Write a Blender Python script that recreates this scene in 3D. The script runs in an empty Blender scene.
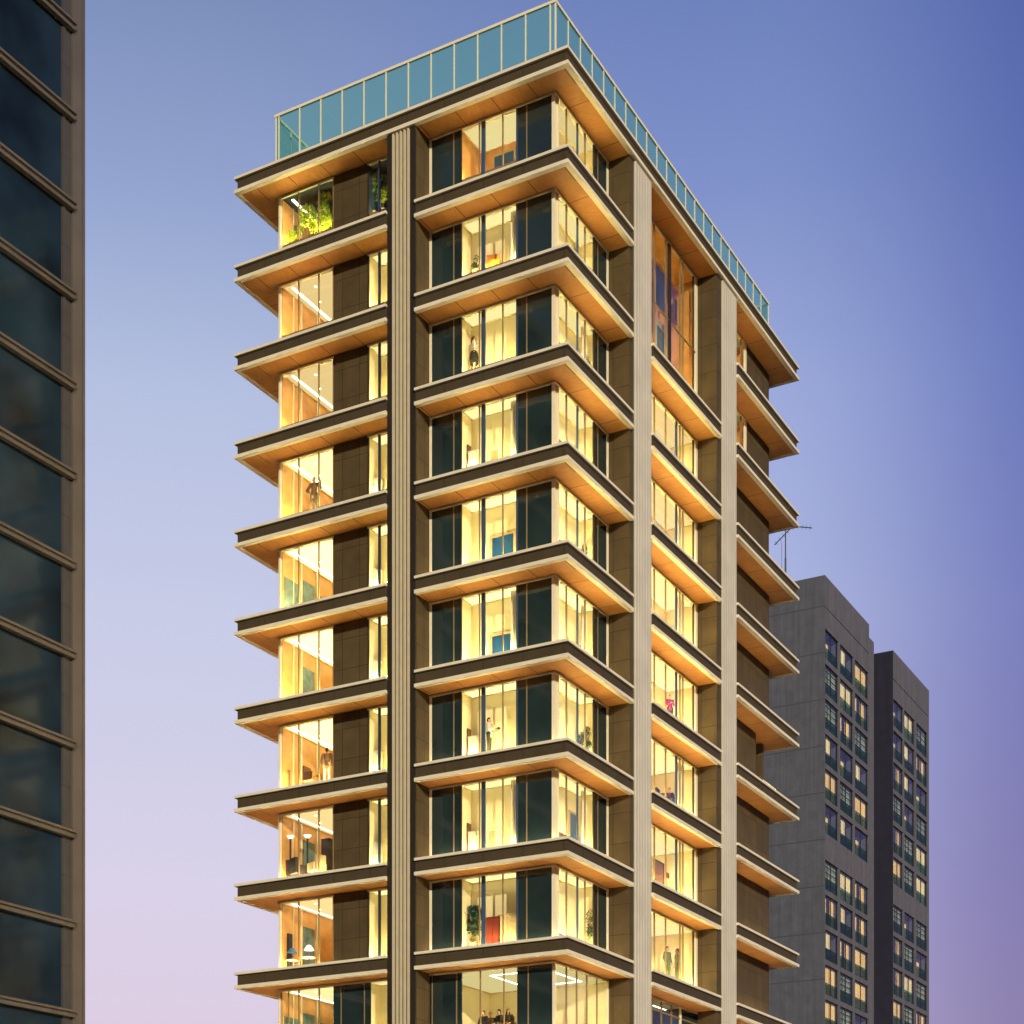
import bpy, bmesh, math, random
from mathutils import Vector, Matrix
random.seed(7)
S = bpy.context.scene
C = S.collection
R = math.radians

# ------------------------------------------------------------------ camera frame
TH = math.atan2(.4855, .8742)
FPX, CXP, HOR = 1712.0, 512.0, 1292.0
EYE = 1.7
ct, st = math.cos(TH), math.sin(TH)
C0 = (2.547, 77.9)                       # slab corner of the tower in camera axes (right, ahead)
CAM = (-(C0[0]*ct - C0[1]*st), -(C0[0]*st + C0[1]*ct))   # camera in tower axes

def on_y(px, y):
    """x where the line of sight through column px meets the plane y"""
    k = (px-CXP)/FPX
    dx, dy = k*ct - st, k*st + ct
    return CAM[0] + (y-CAM[1])/dy*dx

def on_x(px, x):
    k = (px-CXP)/FPX
    dx, dy = k*ct - st, k*st + ct
    return CAM[1] + (x-CAM[0])/dx*dy

# ------------------------------------------------------------------ colours and materials
def lin(c):
    r = []
    for v in c:
        v /= 255.0
        r.append(v/12.92 if v <= .04045 else ((v+.055)/1.055)**2.4)
    return (r[0], r[1], r[2], 1)

class NT:
    def __init__(s, tree):
        s.t = tree; s.n = tree.nodes; s.l = tree.links
    def node(s, typ, **kw):
        n = s.n.new(typ)
        for k, v in kw.items(): setattr(n, k, v)
        return n
    def put(s, sock, v):
        if hasattr(v, 'links') or isinstance(v, bpy.types.NodeSocket): s.l.new(v, sock)
        else: sock.default_value = v
    def math(s, op, a, b=0.0, c=0.0, clamp=False):
        n = s.node('ShaderNodeMath', operation=op); n.use_clamp = clamp
        s.put(n.inputs[0], a); s.put(n.inputs[1], b); s.put(n.inputs[2], c)
        return n.outputs[0]
    def mix(s, f, a, b):
        n = s.node('ShaderNodeMix', data_type='RGBA')
        s.put(n.inputs[0], f); s.put(n.inputs[6], a); s.put(n.inputs[7], b)
        return n.outputs[2]
    def noise(s, scale, vec=None, detail=3.0, rough=.55):
        n = s.node('ShaderNodeTexNoise')
        n.inputs['Scale'].default_value = scale; n.inputs['Detail'].default_value = detail
        n.inputs['Roughness'].default_value = rough
        if vec is not None: s.l.new(vec, n.inputs['Vector'])
        return n.outputs['Fac']
    def maprange(s, v, a, b, c, d):
        n = s.node('ShaderNodeMapRange'); s.put(n.inputs[0], v)
        for i, x in enumerate((a, b, c, d)): n.inputs[i+1].default_value = x
        return n.outputs[0]
    def scalevec(s, v, sc):
        n = s.node('ShaderNodeMapping'); s.l.new(v, n.inputs[0]); n.inputs['Scale'].default_value = sc
        return n.outputs[0]

def new_mat(name):
    m = bpy.data.materials.new(name); m.use_nodes = True
    nt = NT(m.node_tree)
    return m, nt, m.node_tree.nodes['Principled BSDF'], m.node_tree.nodes['Material Output']

def shade(nt, col, amount, scale, vec=None, detail=4.0):
    """slight mottling of a base colour"""
    f = nt.noise(scale, vec, detail)
    lo = tuple(c*(1-amount) for c in col[:3])+(1,)
    hi = tuple(min(1, c*(1+amount)) for c in col[:3])+(1,)
    return nt.mix(nt.maprange(f, .3, .7, 0, 1), lo, hi)

def simple(name, col, rough=.6, metal=0.0, var=.12, scale=3.0, spec=.5, bump=0):
    m, nt, p, o = new_mat(name)
    g = nt.node('ShaderNodeNewGeometry')
    nt.l.new(shade(nt, col, var, scale, g.outputs['Position']), p.inputs['Base Color'])
    p.inputs['Roughness'].default_value = rough; p.inputs['Metallic'].default_value = metal
    p.inputs['Specular IOR Level'].default_value = spec
    return m

def line_mask(nt, coord, spacing, width, offset=0.0):
    a = nt.math('DIVIDE', nt.math('ADD', coord, offset), spacing)
    fr = nt.math('FRACT', a)
    return nt.math('LESS_THAN', fr, width/spacing)

def stone(name, col, sx, sz, ox=0.0, oz=0.0, jw=.035, joint=.45, var=.16, rough=.55, streak=0.0, sides=True, spec=.35):
    """panelled cladding: joints on a grid laid over the wall, by world position"""
    m, nt, p, o = new_mat(name)
    g = nt.node('ShaderNodeNewGeometry')
    sp = nt.node('ShaderNodeSeparateXYZ'); nt.l.new(g.outputs['Position'], sp.inputs[0])
    sn = nt.node('ShaderNodeSeparateXYZ'); nt.l.new(g.outputs['True Normal'], sn.inputs[0])
    usey = nt.math('GREATER_THAN', nt.math('ABSOLUTE', sn.outputs[0]), .5)
    h = nt.math('ADD', nt.math('MULTIPLY', sp.outputs[1], usey), nt.math('MULTIPLY', sp.outputs[0], nt.math('SUBTRACT', 1.0, usey)))
    mask = line_mask(nt, sp.outputs[2], sz, jw, oz) if sz else 0.0
    if sx:
        mask = nt.math('MAXIMUM', mask, line_mask(nt, h, sx, jw, ox))
    base = shade(nt, col, var, 1.3, g.outputs['Position'], 5)
    fine = nt.maprange(nt.noise(26, g.outputs['Position'], 2), .3, .7, .9, 1.08)
    mul = nt.node('ShaderNodeMix', data_type='RGBA', blend_type='MULTIPLY'); mul.inputs[0].default_value = 1
    nt.l.new(base, mul.inputs[6])
    cmb = nt.node('ShaderNodeCombineColor')
    for i in range(3): nt.l.new(fine, cmb.inputs[i])
    nt.l.new(cmb.outputs[0], mul.inputs[7])
    base = mul.outputs[2]
    # each panel differs a touch
    if sx and sz:
        wn = nt.node('ShaderNodeTexWhiteNoise', noise_dimensions='2D')
        cv = nt.node('ShaderNodeCombineXYZ')
        nt.l.new(nt.math('FLOOR', nt.math('DIVIDE', nt.math('ADD', h, ox), sx)), cv.inputs[0])
        nt.l.new(nt.math('FLOOR', nt.math('DIVIDE', nt.math('ADD', sp.outputs[2], oz), sz)), cv.inputs[1])
        nt.l.new(cv.outputs[0], wn.inputs['Vector'])
        pv = nt.maprange(wn.outputs['Value'], 0, 1, .9, 1.08)
        m2 = nt.node('ShaderNodeMix', data_type='RGBA', blend_type='MULTIPLY'); m2.inputs[0].default_value = 1
        c2 = nt.node('ShaderNodeCombineColor')
        for i in range(3): nt.l.new(pv, c2.inputs[i])
        nt.l.new(base, m2.inputs[6]); nt.l.new(c2.outputs[0], m2.inputs[7]); base = m2.outputs[2]
    if streak:
        sv = nt.scalevec(g.outputs['Position'], (1.6, 1.6, .05))
        f = nt.maprange(nt.noise(2.2, sv, 5), .35, .7, 0, 1)
        base = nt.mix(nt.math('MULTIPLY', f, streak), base, tuple(c*.55 for c in col[:3])+(1,))
    dark = tuple(c*joint for c in col[:3])+(1,)
    nt.l.new(nt.mix(mask, base, dark), p.inputs['Base Color'])
    p.inputs['Roughness'].default_value = rough
    p.inputs['Specular IOR Level'].default_value = spec
    return m

def wood_soffit():
    m, nt, p, o = new_mat('timber_soffit')
    g = nt.node('ShaderNodeNewGeometry')
    sp = nt.node('ShaderNodeSeparateXYZ'); nt.l.new(g.outputs['Position'], sp.inputs[0])
    front = nt.math('LESS_THAN', sp.outputs[1], 1.42)
    j1 = line_mask(nt, sp.outputs[0], 1.95, .035, .35)
    j2 = line_mask(nt, sp.outputs[1], 3.3, .035, .6)
    mask = nt.math('ADD', nt.math('MULTIPLY', front, j1), nt.math('MULTIPLY', nt.math('SUBTRACT', 1.0, front), j2))
    gv1 = nt.scalevec(g.outputs['Position'], (22, 1.5, 1))
    gv2 = nt.scalevec(g.outputs['Position'], (1.5, 22, 1))
    n1 = nt.noise(1.6, gv1, 4); n2 = nt.noise(1.6, gv2, 4)
    gr = nt.math('ADD', nt.math('MULTIPLY', front, n1), nt.math('MULTIPLY', nt.math('SUBTRACT', 1.0, front), n2))
    big = nt.noise(.9, g.outputs['Position'], 3)
    base = nt.mix(nt.maprange(gr, .3, .7, 0, 1), lin((186, 126, 66)), lin((222, 162, 96)))
    base = nt.mix(nt.maprange(big, .35, .65, 0, .45), base, lin((176, 114, 58)))
    nt.l.new(nt.mix(mask, base, lin((60, 34, 16))), p.inputs['Base Color'])
    p.inputs['Roughness'].default_value = .5
    p.inputs['Specular IOR Level'].default_value = .25
    return m

def glass(name, tint, ior=1.45, rough=.0, boost=1.0, base=None, basef=0.0):
    m, nt, p, o = new_mat(name)
    nt.n.remove(p)
    tr = nt.node('ShaderNodeBsdfTransparent'); tr.inputs[0].default_value = tint
    gl = nt.node('ShaderNodeBsdfGlossy'); gl.inputs['Roughness'].default_value = rough
    g = nt.node('ShaderNodeNewGeometry')
    dp = nt.node('ShaderNodeVectorMath', operation='DOT_PRODUCT')
    nt.l.new(g.outputs['Normal'], dp.inputs[0]); nt.l.new(g.outputs['Incoming'], dp.inputs[1])
    c1 = nt.math('SUBTRACT', 1.0, nt.math('ABSOLUTE', dp.outputs['Value']))
    r0 = ((ior-1)/(ior+1))**2
    f = nt.math('MULTIPLY', nt.math('ADD', nt.math('MULTIPLY', nt.math('POWER', c1, 5.0), 1-r0), r0), boost, clamp=True)
    mx = nt.node('ShaderNodeMixShader'); nt.l.new(f, mx.inputs[0])
    first = tr.outputs[0]
    if base:
        df = nt.node('ShaderNodeBsdfDiffuse'); df.inputs[0].default_value = base
        m2 = nt.node('ShaderNodeMixShader'); m2.inputs[0].default_value = basef
        nt.l.new(tr.outputs[0], m2.inputs[1]); nt.l.new(df.outputs[0], m2.inputs[2]); first = m2.outputs[0]
    nt.l.new(first, mx.inputs[1]); nt.l.new(gl.outputs[0], mx.inputs[2])
    nt.l.new(mx.outputs[0], o.inputs[0])
    return m

def emit(name, col, strength):
    m, nt, p, o = new_mat(name)
    nt.n.remove(p)
    e = nt.node('ShaderNodeEmission'); e.inputs[0].default_value = col; e.inputs[1].default_value = strength
    nt.l.new(e.outputs[0], o.inputs[0])
    return m

def lit_cloth(name, col, strength):
    """a drawn curtain with a lit room behind it"""
    m, nt, p, o = new_mat(name)
    g = nt.node('ShaderNodeNewGeometry')
    v = nt.scalevec(g.outputs['Position'], (5, 5, .12))
    f = nt.maprange(nt.noise(1.5, v, 3), .3, .7, .35, 1.15)
    v2 = nt.noise(.35, g.outputs['Position'], 1)
    f2 = nt.math('MULTIPLY', f, nt.maprange(v2, .35, .65, .5, 1.3))
    nt.l.new(f2, p.inputs['Emission Strength'])
    mul = nt.math('MULTIPLY', f2, strength); nt.l.new(mul, p.inputs['Emission Strength'])
    p.inputs['Emission Color'].default_value = col
    p.inputs['Base Color'].default_value = col
    p.inputs['Roughness'].default_value = .9
    return m

M = {}
M['trim'] = simple('beige_metal_trim', lin((240, 228, 198)), .45, 0, .06, 2)
M['fascia'] = stone('brown_fascia_panel', lin((80, 69, 51)), 2.12, 0, .3, 0, .03, .5, .1, .6, .12, spec=.12)
M['stone'] = stone('brown_stone_cladding', lin((86, 73, 50)), 1.02, 1.5, .12, .2, .035, .5, .14, .6, .2, spec=.15)
M['soffit'] = wood_soffit()
M['ledge'] = simple('slab_ledge', lin((150, 140, 120)), .7)
M['rib'] = simple('tan_rib_metal', lin((206, 190, 156)), .5, 0, .06)
M['groove'] = simple('grey_green_groove', lin((112, 118, 108)), .5, 0, .06)
M['grey_rib'] = simple('light_grey_cladding', lin((206, 197, 176)), .5, 0, .08, .6)
M['frame'] = simple('cream_window_frame', lin((244, 234, 202)), .4, 0, .04)
M['thin'] = simple('thin_bronze_mullion', lin((150, 128, 88)), .4, .2, .04)
M['blue'] = simple('blue_grey_mullion', lin((62, 84, 112)), .35, .1, .08)
M['dark_jamb'] = simple('dark_jamb', lin((44, 36, 26)), .5, 0, .05)
M['glass'] = glass('clear_window_glass', (.97, .97, .94, 1), 1.5)
M['rail_glass'] = glass('teal_screen_glass', lin((222, 244, 240)), 1.5, 0, 1.0, lin((140, 205, 205)), .2)

def dark_glass():
    m, nt, p, o = new_mat('dark_teal_glass')
    g = nt.node('ShaderNodeNewGeometry')
    nt.l.new(shade(nt, lin((36, 50, 50)), .25, .5, g.outputs['Position'], 2), p.inputs['Base Color'])
    p.inputs['Roughness'].default_value = .05
    p.inputs['IOR'].default_value = 1.65
    return m
M['dark_glass'] = dark_glass()
M['wall_cream'] = simple('cream_room_wall', lin((244, 230, 188)), .8, 0, .05, .8)
M['wall_orange'] = simple('honey_timber_wall', lin((214, 158, 88)), .6, 0, .2, 1.5)
M['ceil'] = simple('cream_ceiling', lin((245, 236, 206)), .8, 0, .03)
M['floor_in'] = simple('timber_floor', lin((150, 120, 84)), .6)
M['sheer'] = simple('cream_sheer_curtain', lin((246, 238, 214)), .9, 0, .05, 3)
M['dark_wall'] = simple('dark_backdrop_wall', lin((36, 56, 78)), .7, 0, .3)
WARM = (1.0, .82, .33, 1)
LIGHT = {}
def light_mat(st, col=WARM):
    k = (round(st, 2), col)
    if k not in LIGHT: LIGHT[k] = emit('warm_strip_light', col, st)
    return LIGHT[k]
M['led'] = emit('white_strip_light', (1, .9, .68, 1), 7)

# ------------------------------------------------------------------ mesh helpers
def box(bm, x0, x1, y0, y1, z0, z1):
    if x0 > x1: x0, x1 = x1, x0
    if y0 > y1: y0, y1 = y1, y0
    if z0 > z1: z0, z1 = z1, z0
    v = [bm.verts.new(c) for c in ((x0,y0,z0),(x1,y0,z0),(x1,y1,z0),(x0,y1,z0),(x0,y0,z1),(x1,y0,z1),(x1,y1,z1),(x0,y1,z1))]
    for f in ((0,3,2,1),(4,5,6,7),(0,1,5,4),(1,2,6,5),(2,3,7,6),(3,0,4,7)): bm.faces.new([v[i] for i in f])

def prism(bm, pts, z0, z1):
    lo = [bm.verts.new((x, y, z0)) for x, y in pts]; hi = [bm.verts.new((x, y, z1)) for x, y in pts]
    n = len(pts)
    bm.faces.new(hi); bm.faces.new(lo[::-1])
    for i in range(n): bm.faces.new((lo[i], lo[(i+1)%n], hi[(i+1)%n], hi[i]))

def tube(bm, p0, p1, r0, r1=None, seg=8, cap=True):
    r1 = r0 if r1 is None else r1
    p0, p1 = Vector(p0), Vector(p1); d = (p1-p0).normalized()
    u = d.orthogonal().normalized(); w = d.cross(u)
    A, B = [], []
    for i in range(seg):
        t = 2*math.pi*i/seg; q = u*math.cos(t)+w*math.sin(t)
        A.append(bm.verts.new(p0+q*r0)); B.append(bm.verts.new(p1+q*r1))
    for i in range(seg): bm.faces.new((A[i], A[(i+1)%seg], B[(i+1)%seg], B[i]))
    if cap: bm.faces.new(A[::-1]); bm.faces.new(B)

def lathe(bm, prof, seg=16, c=(0,0,0)):
    rows = []
    for r, z in prof:
        rows.append([bm.verts.new((c[0]+r*math.cos(2*math.pi*i/seg), c[1]+r*math.sin(2*math.pi*i/seg), c[2]+z)) for i in range(seg)])
    for a, b in zip(rows, rows[1:]):
        for i in range(seg): bm.faces.new((a[i], a[(i+1)%seg], b[(i+1)%seg], b[i]))
    bm.faces.new(rows[0][::-1]); bm.faces.new(rows[-1])

def ball(bm, c, rx, ry=None, rz=None, seg=12):
    ry = rx if ry is None else ry; rz = rx if rz is None else rz
    bmesh.ops.create_uvsphere(bm, u_segments=seg, v_segments=max(6, seg//2+2), radius=1,
        matrix=Matrix.Translation(c) @ Matrix.Diagonal((rx, ry, rz, 1)))

def mesh_of(name, bm, mat, bevel=0):
    bmesh.ops.recalc_face_normals(bm, faces=bm.faces)
    me = bpy.data.meshes.new(name); bm.to_mesh(me); bm.free()
    me.materials.append(mat)
    return me

def link(name, me, parent=None, loc=(0,0,0), mat=None):
    o = bpy.data.objects.new(name, me); C.objects.link(o); o.location = loc
    if parent is not None: o.parent = parent
    return o

def obj(name, bm, mat, parent=None, loc=(0,0,0)):
    return link(name, mesh_of(name, bm, mat), parent, loc)

def empty(name, loc=(0,0,0), rz=0):
    o = bpy.data.objects.new(name, None); C.objects.link(o); o.location = loc; o.rotation_euler.z = rz
    o.empty_display_size = .3
    return o

def tag(o, label=None, cat=None, group=None, kind=None):
    if label: o['label'] = label
    if cat: o['category'] = cat
    if group: o['group'] = group
    if kind: o['kind'] = kind
    return o

CACHE = {}
def cached(key, name, mat, build):
    if key not in CACHE:
        bm = bmesh.new(); build(bm); CACHE[key] = mesh_of(name, bm, mat)
    return CACHE[key]

# ------------------------------------------------------------------ the tower
FH = 4.5                                   # storey height
ZR = 56.77 + EYE                           # top of the roof slab
SL = .84                                   # slab edge height
L, B = 19.11, 31.08
G, GL, GR = 1.396, 1.80, 1.55              # glass set back from the slab edge
def zt(n): return ZR - FH*n

tower = empty('apartment_tower', (0, 0, 0))
tag(tower, 'tall lit apartment tower with brown stone, cream slab edges and glowing corner windows', 'building')

def inset(r, e, d):
    # rectangle x0,x1,y0,y1; exposed sides: left(x0) right(x1) front(y0) back(y1)
    return (r[0]+d*e[0], r[1]-d*e[1], r[2]+d*e[2], r[3]-d*e[3])

def ring(bm, r, e, d, z0, z1):
    i = inset(r, e, d)
    O = [(r[0], r[2]), (r[1], r[2]), (r[1], r[3]), (r[0], r[3])]
    I = [(i[0], i[2]), (i[1], i[2]), (i[1], i[3]), (i[0], i[3])]
    sides = {2: (0, 1), 1: (1, 2), 3: (2, 3), 0: (3, 0)}
    for s, (a, b) in sides.items():
        if e[s]: prism(bm, [O[a], O[b], I[b], I[a]], z0, z1)

BAYS = {
    'left':   ((-L, -9.9, 0, B), (1, 0, 1, 1)),
    'corner': ((-8.28, 0, 0, 7.14), (0, 1, 1, 0)),
    'middle': ((-8.28, 0, 9.42, 18.56), (0, 1, 0, 0)),
    'right':  ((-9.9, 0, 20.97, B), (0, 1, 0, 1)),
    'roof':   ((-L, 0, 0, B), (1, 1, 1, 1)),
}
def slab(bay, n):
    r, e = BAYS[bay]
    z = zt(n)
    fi = inset(r, e, .13); si = inset(r, e, .25)
    f = link('floor_slab' if bay != 'roof' else 'roof_slab',
             cached(('f', bay), 'floor_slab', M['fascia'], lambda bm: box(bm, fi[0], fi[1], fi[2], fi[3], -.66, -.13)), tower, (0, 0, z))
    def tt(bm):
        ring(bm, r, e, .40, -.13, 0)
    link('top_trim', cached(('t', bay), 'top_trim', M['trim'], tt), f)
    ii = inset(r, e, .40)
    link('ledge', cached(('l', bay), 'ledge', M['ledge'], lambda bm: box(bm, ii[0], ii[1], ii[2], ii[3], -.13, -.01)), f)
    link('bottom_trim', cached(('b', bay), 'bottom_trim', M['trim'], lambda bm: ring(bm, r, e, .25, -SL, -.67)), f)
    link('soffit', cached(('s', bay), 'soffit', M['soffit'], lambda bm: box(bm, si[0], si[1], si[2], si[3], -SL+.04, -.66)), f)
    return f

slab('roof', 0)
NF = 13
for n in range(1, NF):
    for bay in ('left', 'corner', 'middle', 'right'):
        if bay == 'middle' and n == 1: continue
        slab(bay, n)

# unseen uplight strips added along the ledges to make the soffits glow
UP = 34
UPS = {k: emit('added_uplight', (1, .76, .42, 1), UP*k) for k in (.42, .62, .85, 1.1, 1.3)}
def uplight(n, boxes):
    for k, bx in enumerate(boxes):
        bm = bmesh.new(); box(bm, bx[0], bx[1], bx[2], bx[3], -.008, .04)
        obj('added_ledge_light', bm, UPS[.42 if n == 1 else .62 if n < 4 else .85 if n < 6 else 1.1 if n < 8 else 1.3], tower, (0, 0, zt(n)))
for n in range(1, NF):
    runs = [(-17.3, -14.0, G-.26, G-.16), (-17.56, -17.46, 1.4, 20), (-11.6, -10.1, G-.26, G-.16), (-8.0, -1.3, G-.26, G-.16), (-G+.16, -G+.26, 1.3, 6.9), (-G+.16, -G+.26, 21.2, 29.3)]
    if n != 1: runs.append((-G+.16, -G+.26, 9.6, 18.4))
    uplight(n, runs)

# pilasters, full height
zp = ZR - SL
def pil_front(name, bm_body, bm_face, mat_face):
    p = obj('pilaster', bm_body, M['stone'], tower)
    f = obj('ribbed_face', bm_face, mat_face, p)
    return p, f
bm = bmesh.new(); box(bm, -9.9, -8.28, .22, 3.2, 0, zp)
p = obj('pilaster', bm, M['stone'], tower)
bm = bmesh.new(); box(bm, -9.89, -9.67, .13, .22, 0, zp-.002); box(bm, -8.57, -8.30, .13, .22, 0, zp-.002)
obj('dark_edge', bm, M['dark_jamb'], p)
bm = bmesh.new(); box(bm, -9.67, -8.57, .19, .22, 0, zp-.004)
obj('groove_panel', bm, M['groove'], p)
bm = bmesh.new()
for k in range(5):
    x = -9.67 + .12 + k*.215
    prism(bm, [(x-.055, .19), (x-.045, .10), (x+.045, .10), (x+.055, .19)], 0, zp-.006)
obj('rib_set', bm, M['rib'], p)
for y0, y1, fa, fb in ((7.06, 9.45, 7.55, 9.47), (18.31, 21.0, 18.97, 21.02)):
    bm = bmesh.new(); box(bm, -3.2, -.22, y0, y1, 0, zp)
    p = obj('pilaster', bm, M['stone'], tower)
    bm = bmesh.new(); box(bm, -.22, -.14, fa, fb, 0, zp-.003)
    w = (fb-fa)/6
    for k in range(6):
        a = fa+k*w
        prism(bm, [(-.14, a+.008), (-.14, a+w-.008), (-.12, a+w-.025), (-.12, a+.025)], 0, zp-.005)
    obj('ribbed_face', bm, M['grey_rib'], p)

# windows, walls and rooms, floor by floor.  local z=0 is the top of the slab below
CH = FH - SL                               # clear height between slabs
def tan_el(f):                              # slope of the line of sight at storey f
    return (zt(f+1) - EYE)/79.8
def raise_of(f, side='y0'):
    if f >= 9: return .45
    return min(1.30, max(.12, (2.17 if side == 'y0' else 3.0 if f < 7 else 4.0)*tan_el(f) - .22))

def wbars(bm, axis, plane, bars, z1, depth=.10, z0=0.0):
    for c, w in bars:
        if axis == 'x': box(bm, -c-w/2, -c+w/2, plane-depth/2, plane+depth/2, z0, z1)
        else: box(bm, -plane-depth/2, -plane+depth/2, c-w/2, c+w/2, z0, z1)

def pane(bm, axis, plane, a, b, z0, z1):
    if axis == 'x': box(bm, -b, -a, plane-.012, plane+.012, z0, z1)
    else: box(bm, -plane-.012, -plane+.012, a, b, z0, z1)

def win(key, f, runs, ch=CH, zf=None):
    """runs: list of dict(axis, plane, span, lit=[(a,b)], dark=[(a,b)], bars={mat:[(c,w)]})"""
    z = zt(f+1) if zf is None else zf
    def frame(bm):
        def run(mi, fn):
            n0 = len(bm.faces); fn(); bm.faces.ensure_lookup_table()
            for fc in list(bm.faces)[n0:]: fc.material_index = mi
        for r in runs:
            a, b = r['span']
            run(0, lambda: wbars(bm, r['axis'], r['plane'], r['bars'].get('frame', []), ch-.085))
            if r['axis'] == 'x': run(0, lambda: box(bm, -b, -a, r['plane']-.06, r['plane']+.06, ch-.095, ch-.002))
            else: run(0, lambda: box(bm, -r['plane']-.06, -r['plane']+.06, a, b, ch-.095, ch-.002))
            for mi, mk in ((1, 'thin'), (2, 'blue'), (3, 'dark_jamb')):
                run(mi, lambda: wbars(bm, r['axis'], r['plane'], r['bars'].get(mk, []), ch-.085, .08))
            for zz in r.get('transom', []):
                if r['axis'] == 'x': run(1, lambda: box(bm, -b+.02, -a-.02, r['plane']-.035, r['plane']+.035, zz-.04, zz+.04))
                else: run(1, lambda: box(bm, -r['plane']-.035, -r['plane']+.035, a+.02, b-.02, zz-.04, zz+.04))
    if (key, 'frame') not in CACHE:
        me = cached((key, 'frame'), 'window', M['frame'], frame)
        for mk in ('thin', 'blue', 'dark_jamb'): me.materials.append(M[mk])
    w = link('window', CACHE[(key, 'frame')], tower, (0, 0, z))
    for ri, r in enumerate(runs):
        for pi, (a, b) in enumerate(r.get('lit', [])):
            link('pane', cached((key, 'lit', ri, pi), 'pane', M['glass'], lambda bm: pane(bm, r['axis'], r['plane'], a, b, 0, ch-.09)), w)
        for pi, (a, b) in enumerate(r.get('dark', [])):
            def dk(bm):
                if r['axis'] == 'x': box(bm, -b, -a, r['plane']-.02, r['plane']+.06, 0, ch-.09)
                else: box(bm, -r['plane']-.06, -r['plane']+.02, a, b, 0, ch-.09)
            link('dark_panel', cached((key, 'dark', ri, pi), 'dark_panel', M['dark_glass'], dk), w)
    return w

def room(f, x0, x1, y0, y1, open_sides, strength, wall='wall_cream', side_mats=None, ch=CH, zf=None, strip=None, extra=None, ceil='ceil', col=WARM, lum=1.0, curt=()):
    """a lit room behind the glass; open_sides lists the glazed sides"""
    z = zt(f+1) if zf is None else zf
    rz = raise_of(f, open_sides[0])
    t = .06; top = ch - .02
    r = None
    walls = {}
    for s, bx in (('x0', (x0-t, x0, y0, y1)), ('x1', (x1, x1+t, y0, y1)), ('y0', (x0-t, x1+t, y0-t, y0)), ('y1', (x0-t, x1+t, y1, y1+t))):
        if s in open_sides: continue
        mk = (side_mats or {}).get(s, wall)
        walls.setdefault(mk, []).append(bx)
    root = None
    for mk in sorted(walls, key=lambda k: k != wall):
        bm = bmesh.new()
        for bx in walls[mk]: box(bm, bx[0], bx[1], bx[2], bx[3], .0, top)
        if root is None: root = obj('room', bm, M[mk], tower, (0, 0, z))
        else: obj('side_wall', bm, M[mk], root)
    bm = bmesh.new(); box(bm, x0+.002, x1-.002, y0+.002, y1-.002, top-.08, top-.03)
    obj('ceiling', bm, M[ceil], root)
    if strength > 0 and ceil == 'ceil':
        bm = bmesh.new(); box(bm, x0+.10, x1-.10, y0+.10, y1-.10, top-.081, top-.0805)
        obj('luminous_ceiling', bm, light_mat(max(.2, strength*.0135*lum), (1, .85, .38, 1) if col == WARM else (1, .74, .32, 1)), root)
    bm = bmesh.new(); box(bm, x0+.003, x1-.003, y0+.003, y1-.003, .02, rz)
    obj('raised_floor', bm, M['floor_in'], root)
    if strength > 0:
        for s in (strip or open_sides):
            bm = bmesh.new()
            if s == 'y0': box(bm, x0+.15, x1-.15, y0+.06, y0+.16, rz, rz+.03)
            if s == 'x1': box(bm, x1-.16, x1-.06, y0+.15, y1-.15, rz, rz+.03)
            obj('floor_light', bm, light_mat(strength, col), root)
    for (a, b_) in curt:
        bm = bmesh.new(); n = int((b_-a)/.05); prev = None
        for i in range(n+1):
            u = a+(b_-a)*i/n; d = .30+.035*math.sin(i*1.7)
            q = (u, y0+d) if open_sides[0] == 'y0' else (x1-d, u)
            cur = (bm.verts.new((q[0], q[1], rz+.02)), bm.verts.new((q[0], q[1], top-.09)))
            if prev: bm.faces.new((prev[0], cur[0], cur[1], prev[1]))
            prev = cur
        obj('curtain', bm, M['sheer'], root)
    if extra: extra(root, top, rz)
    return root

def led(root, x0, x1, y0, y1, top, mat=None):
    bm = bmesh.new(); box(bm, x0, x1, y0, y1, top-.105, top-.082)
    obj('ceiling_light', bm, mat or M['led'], root)

PI_ = 0.02
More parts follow.
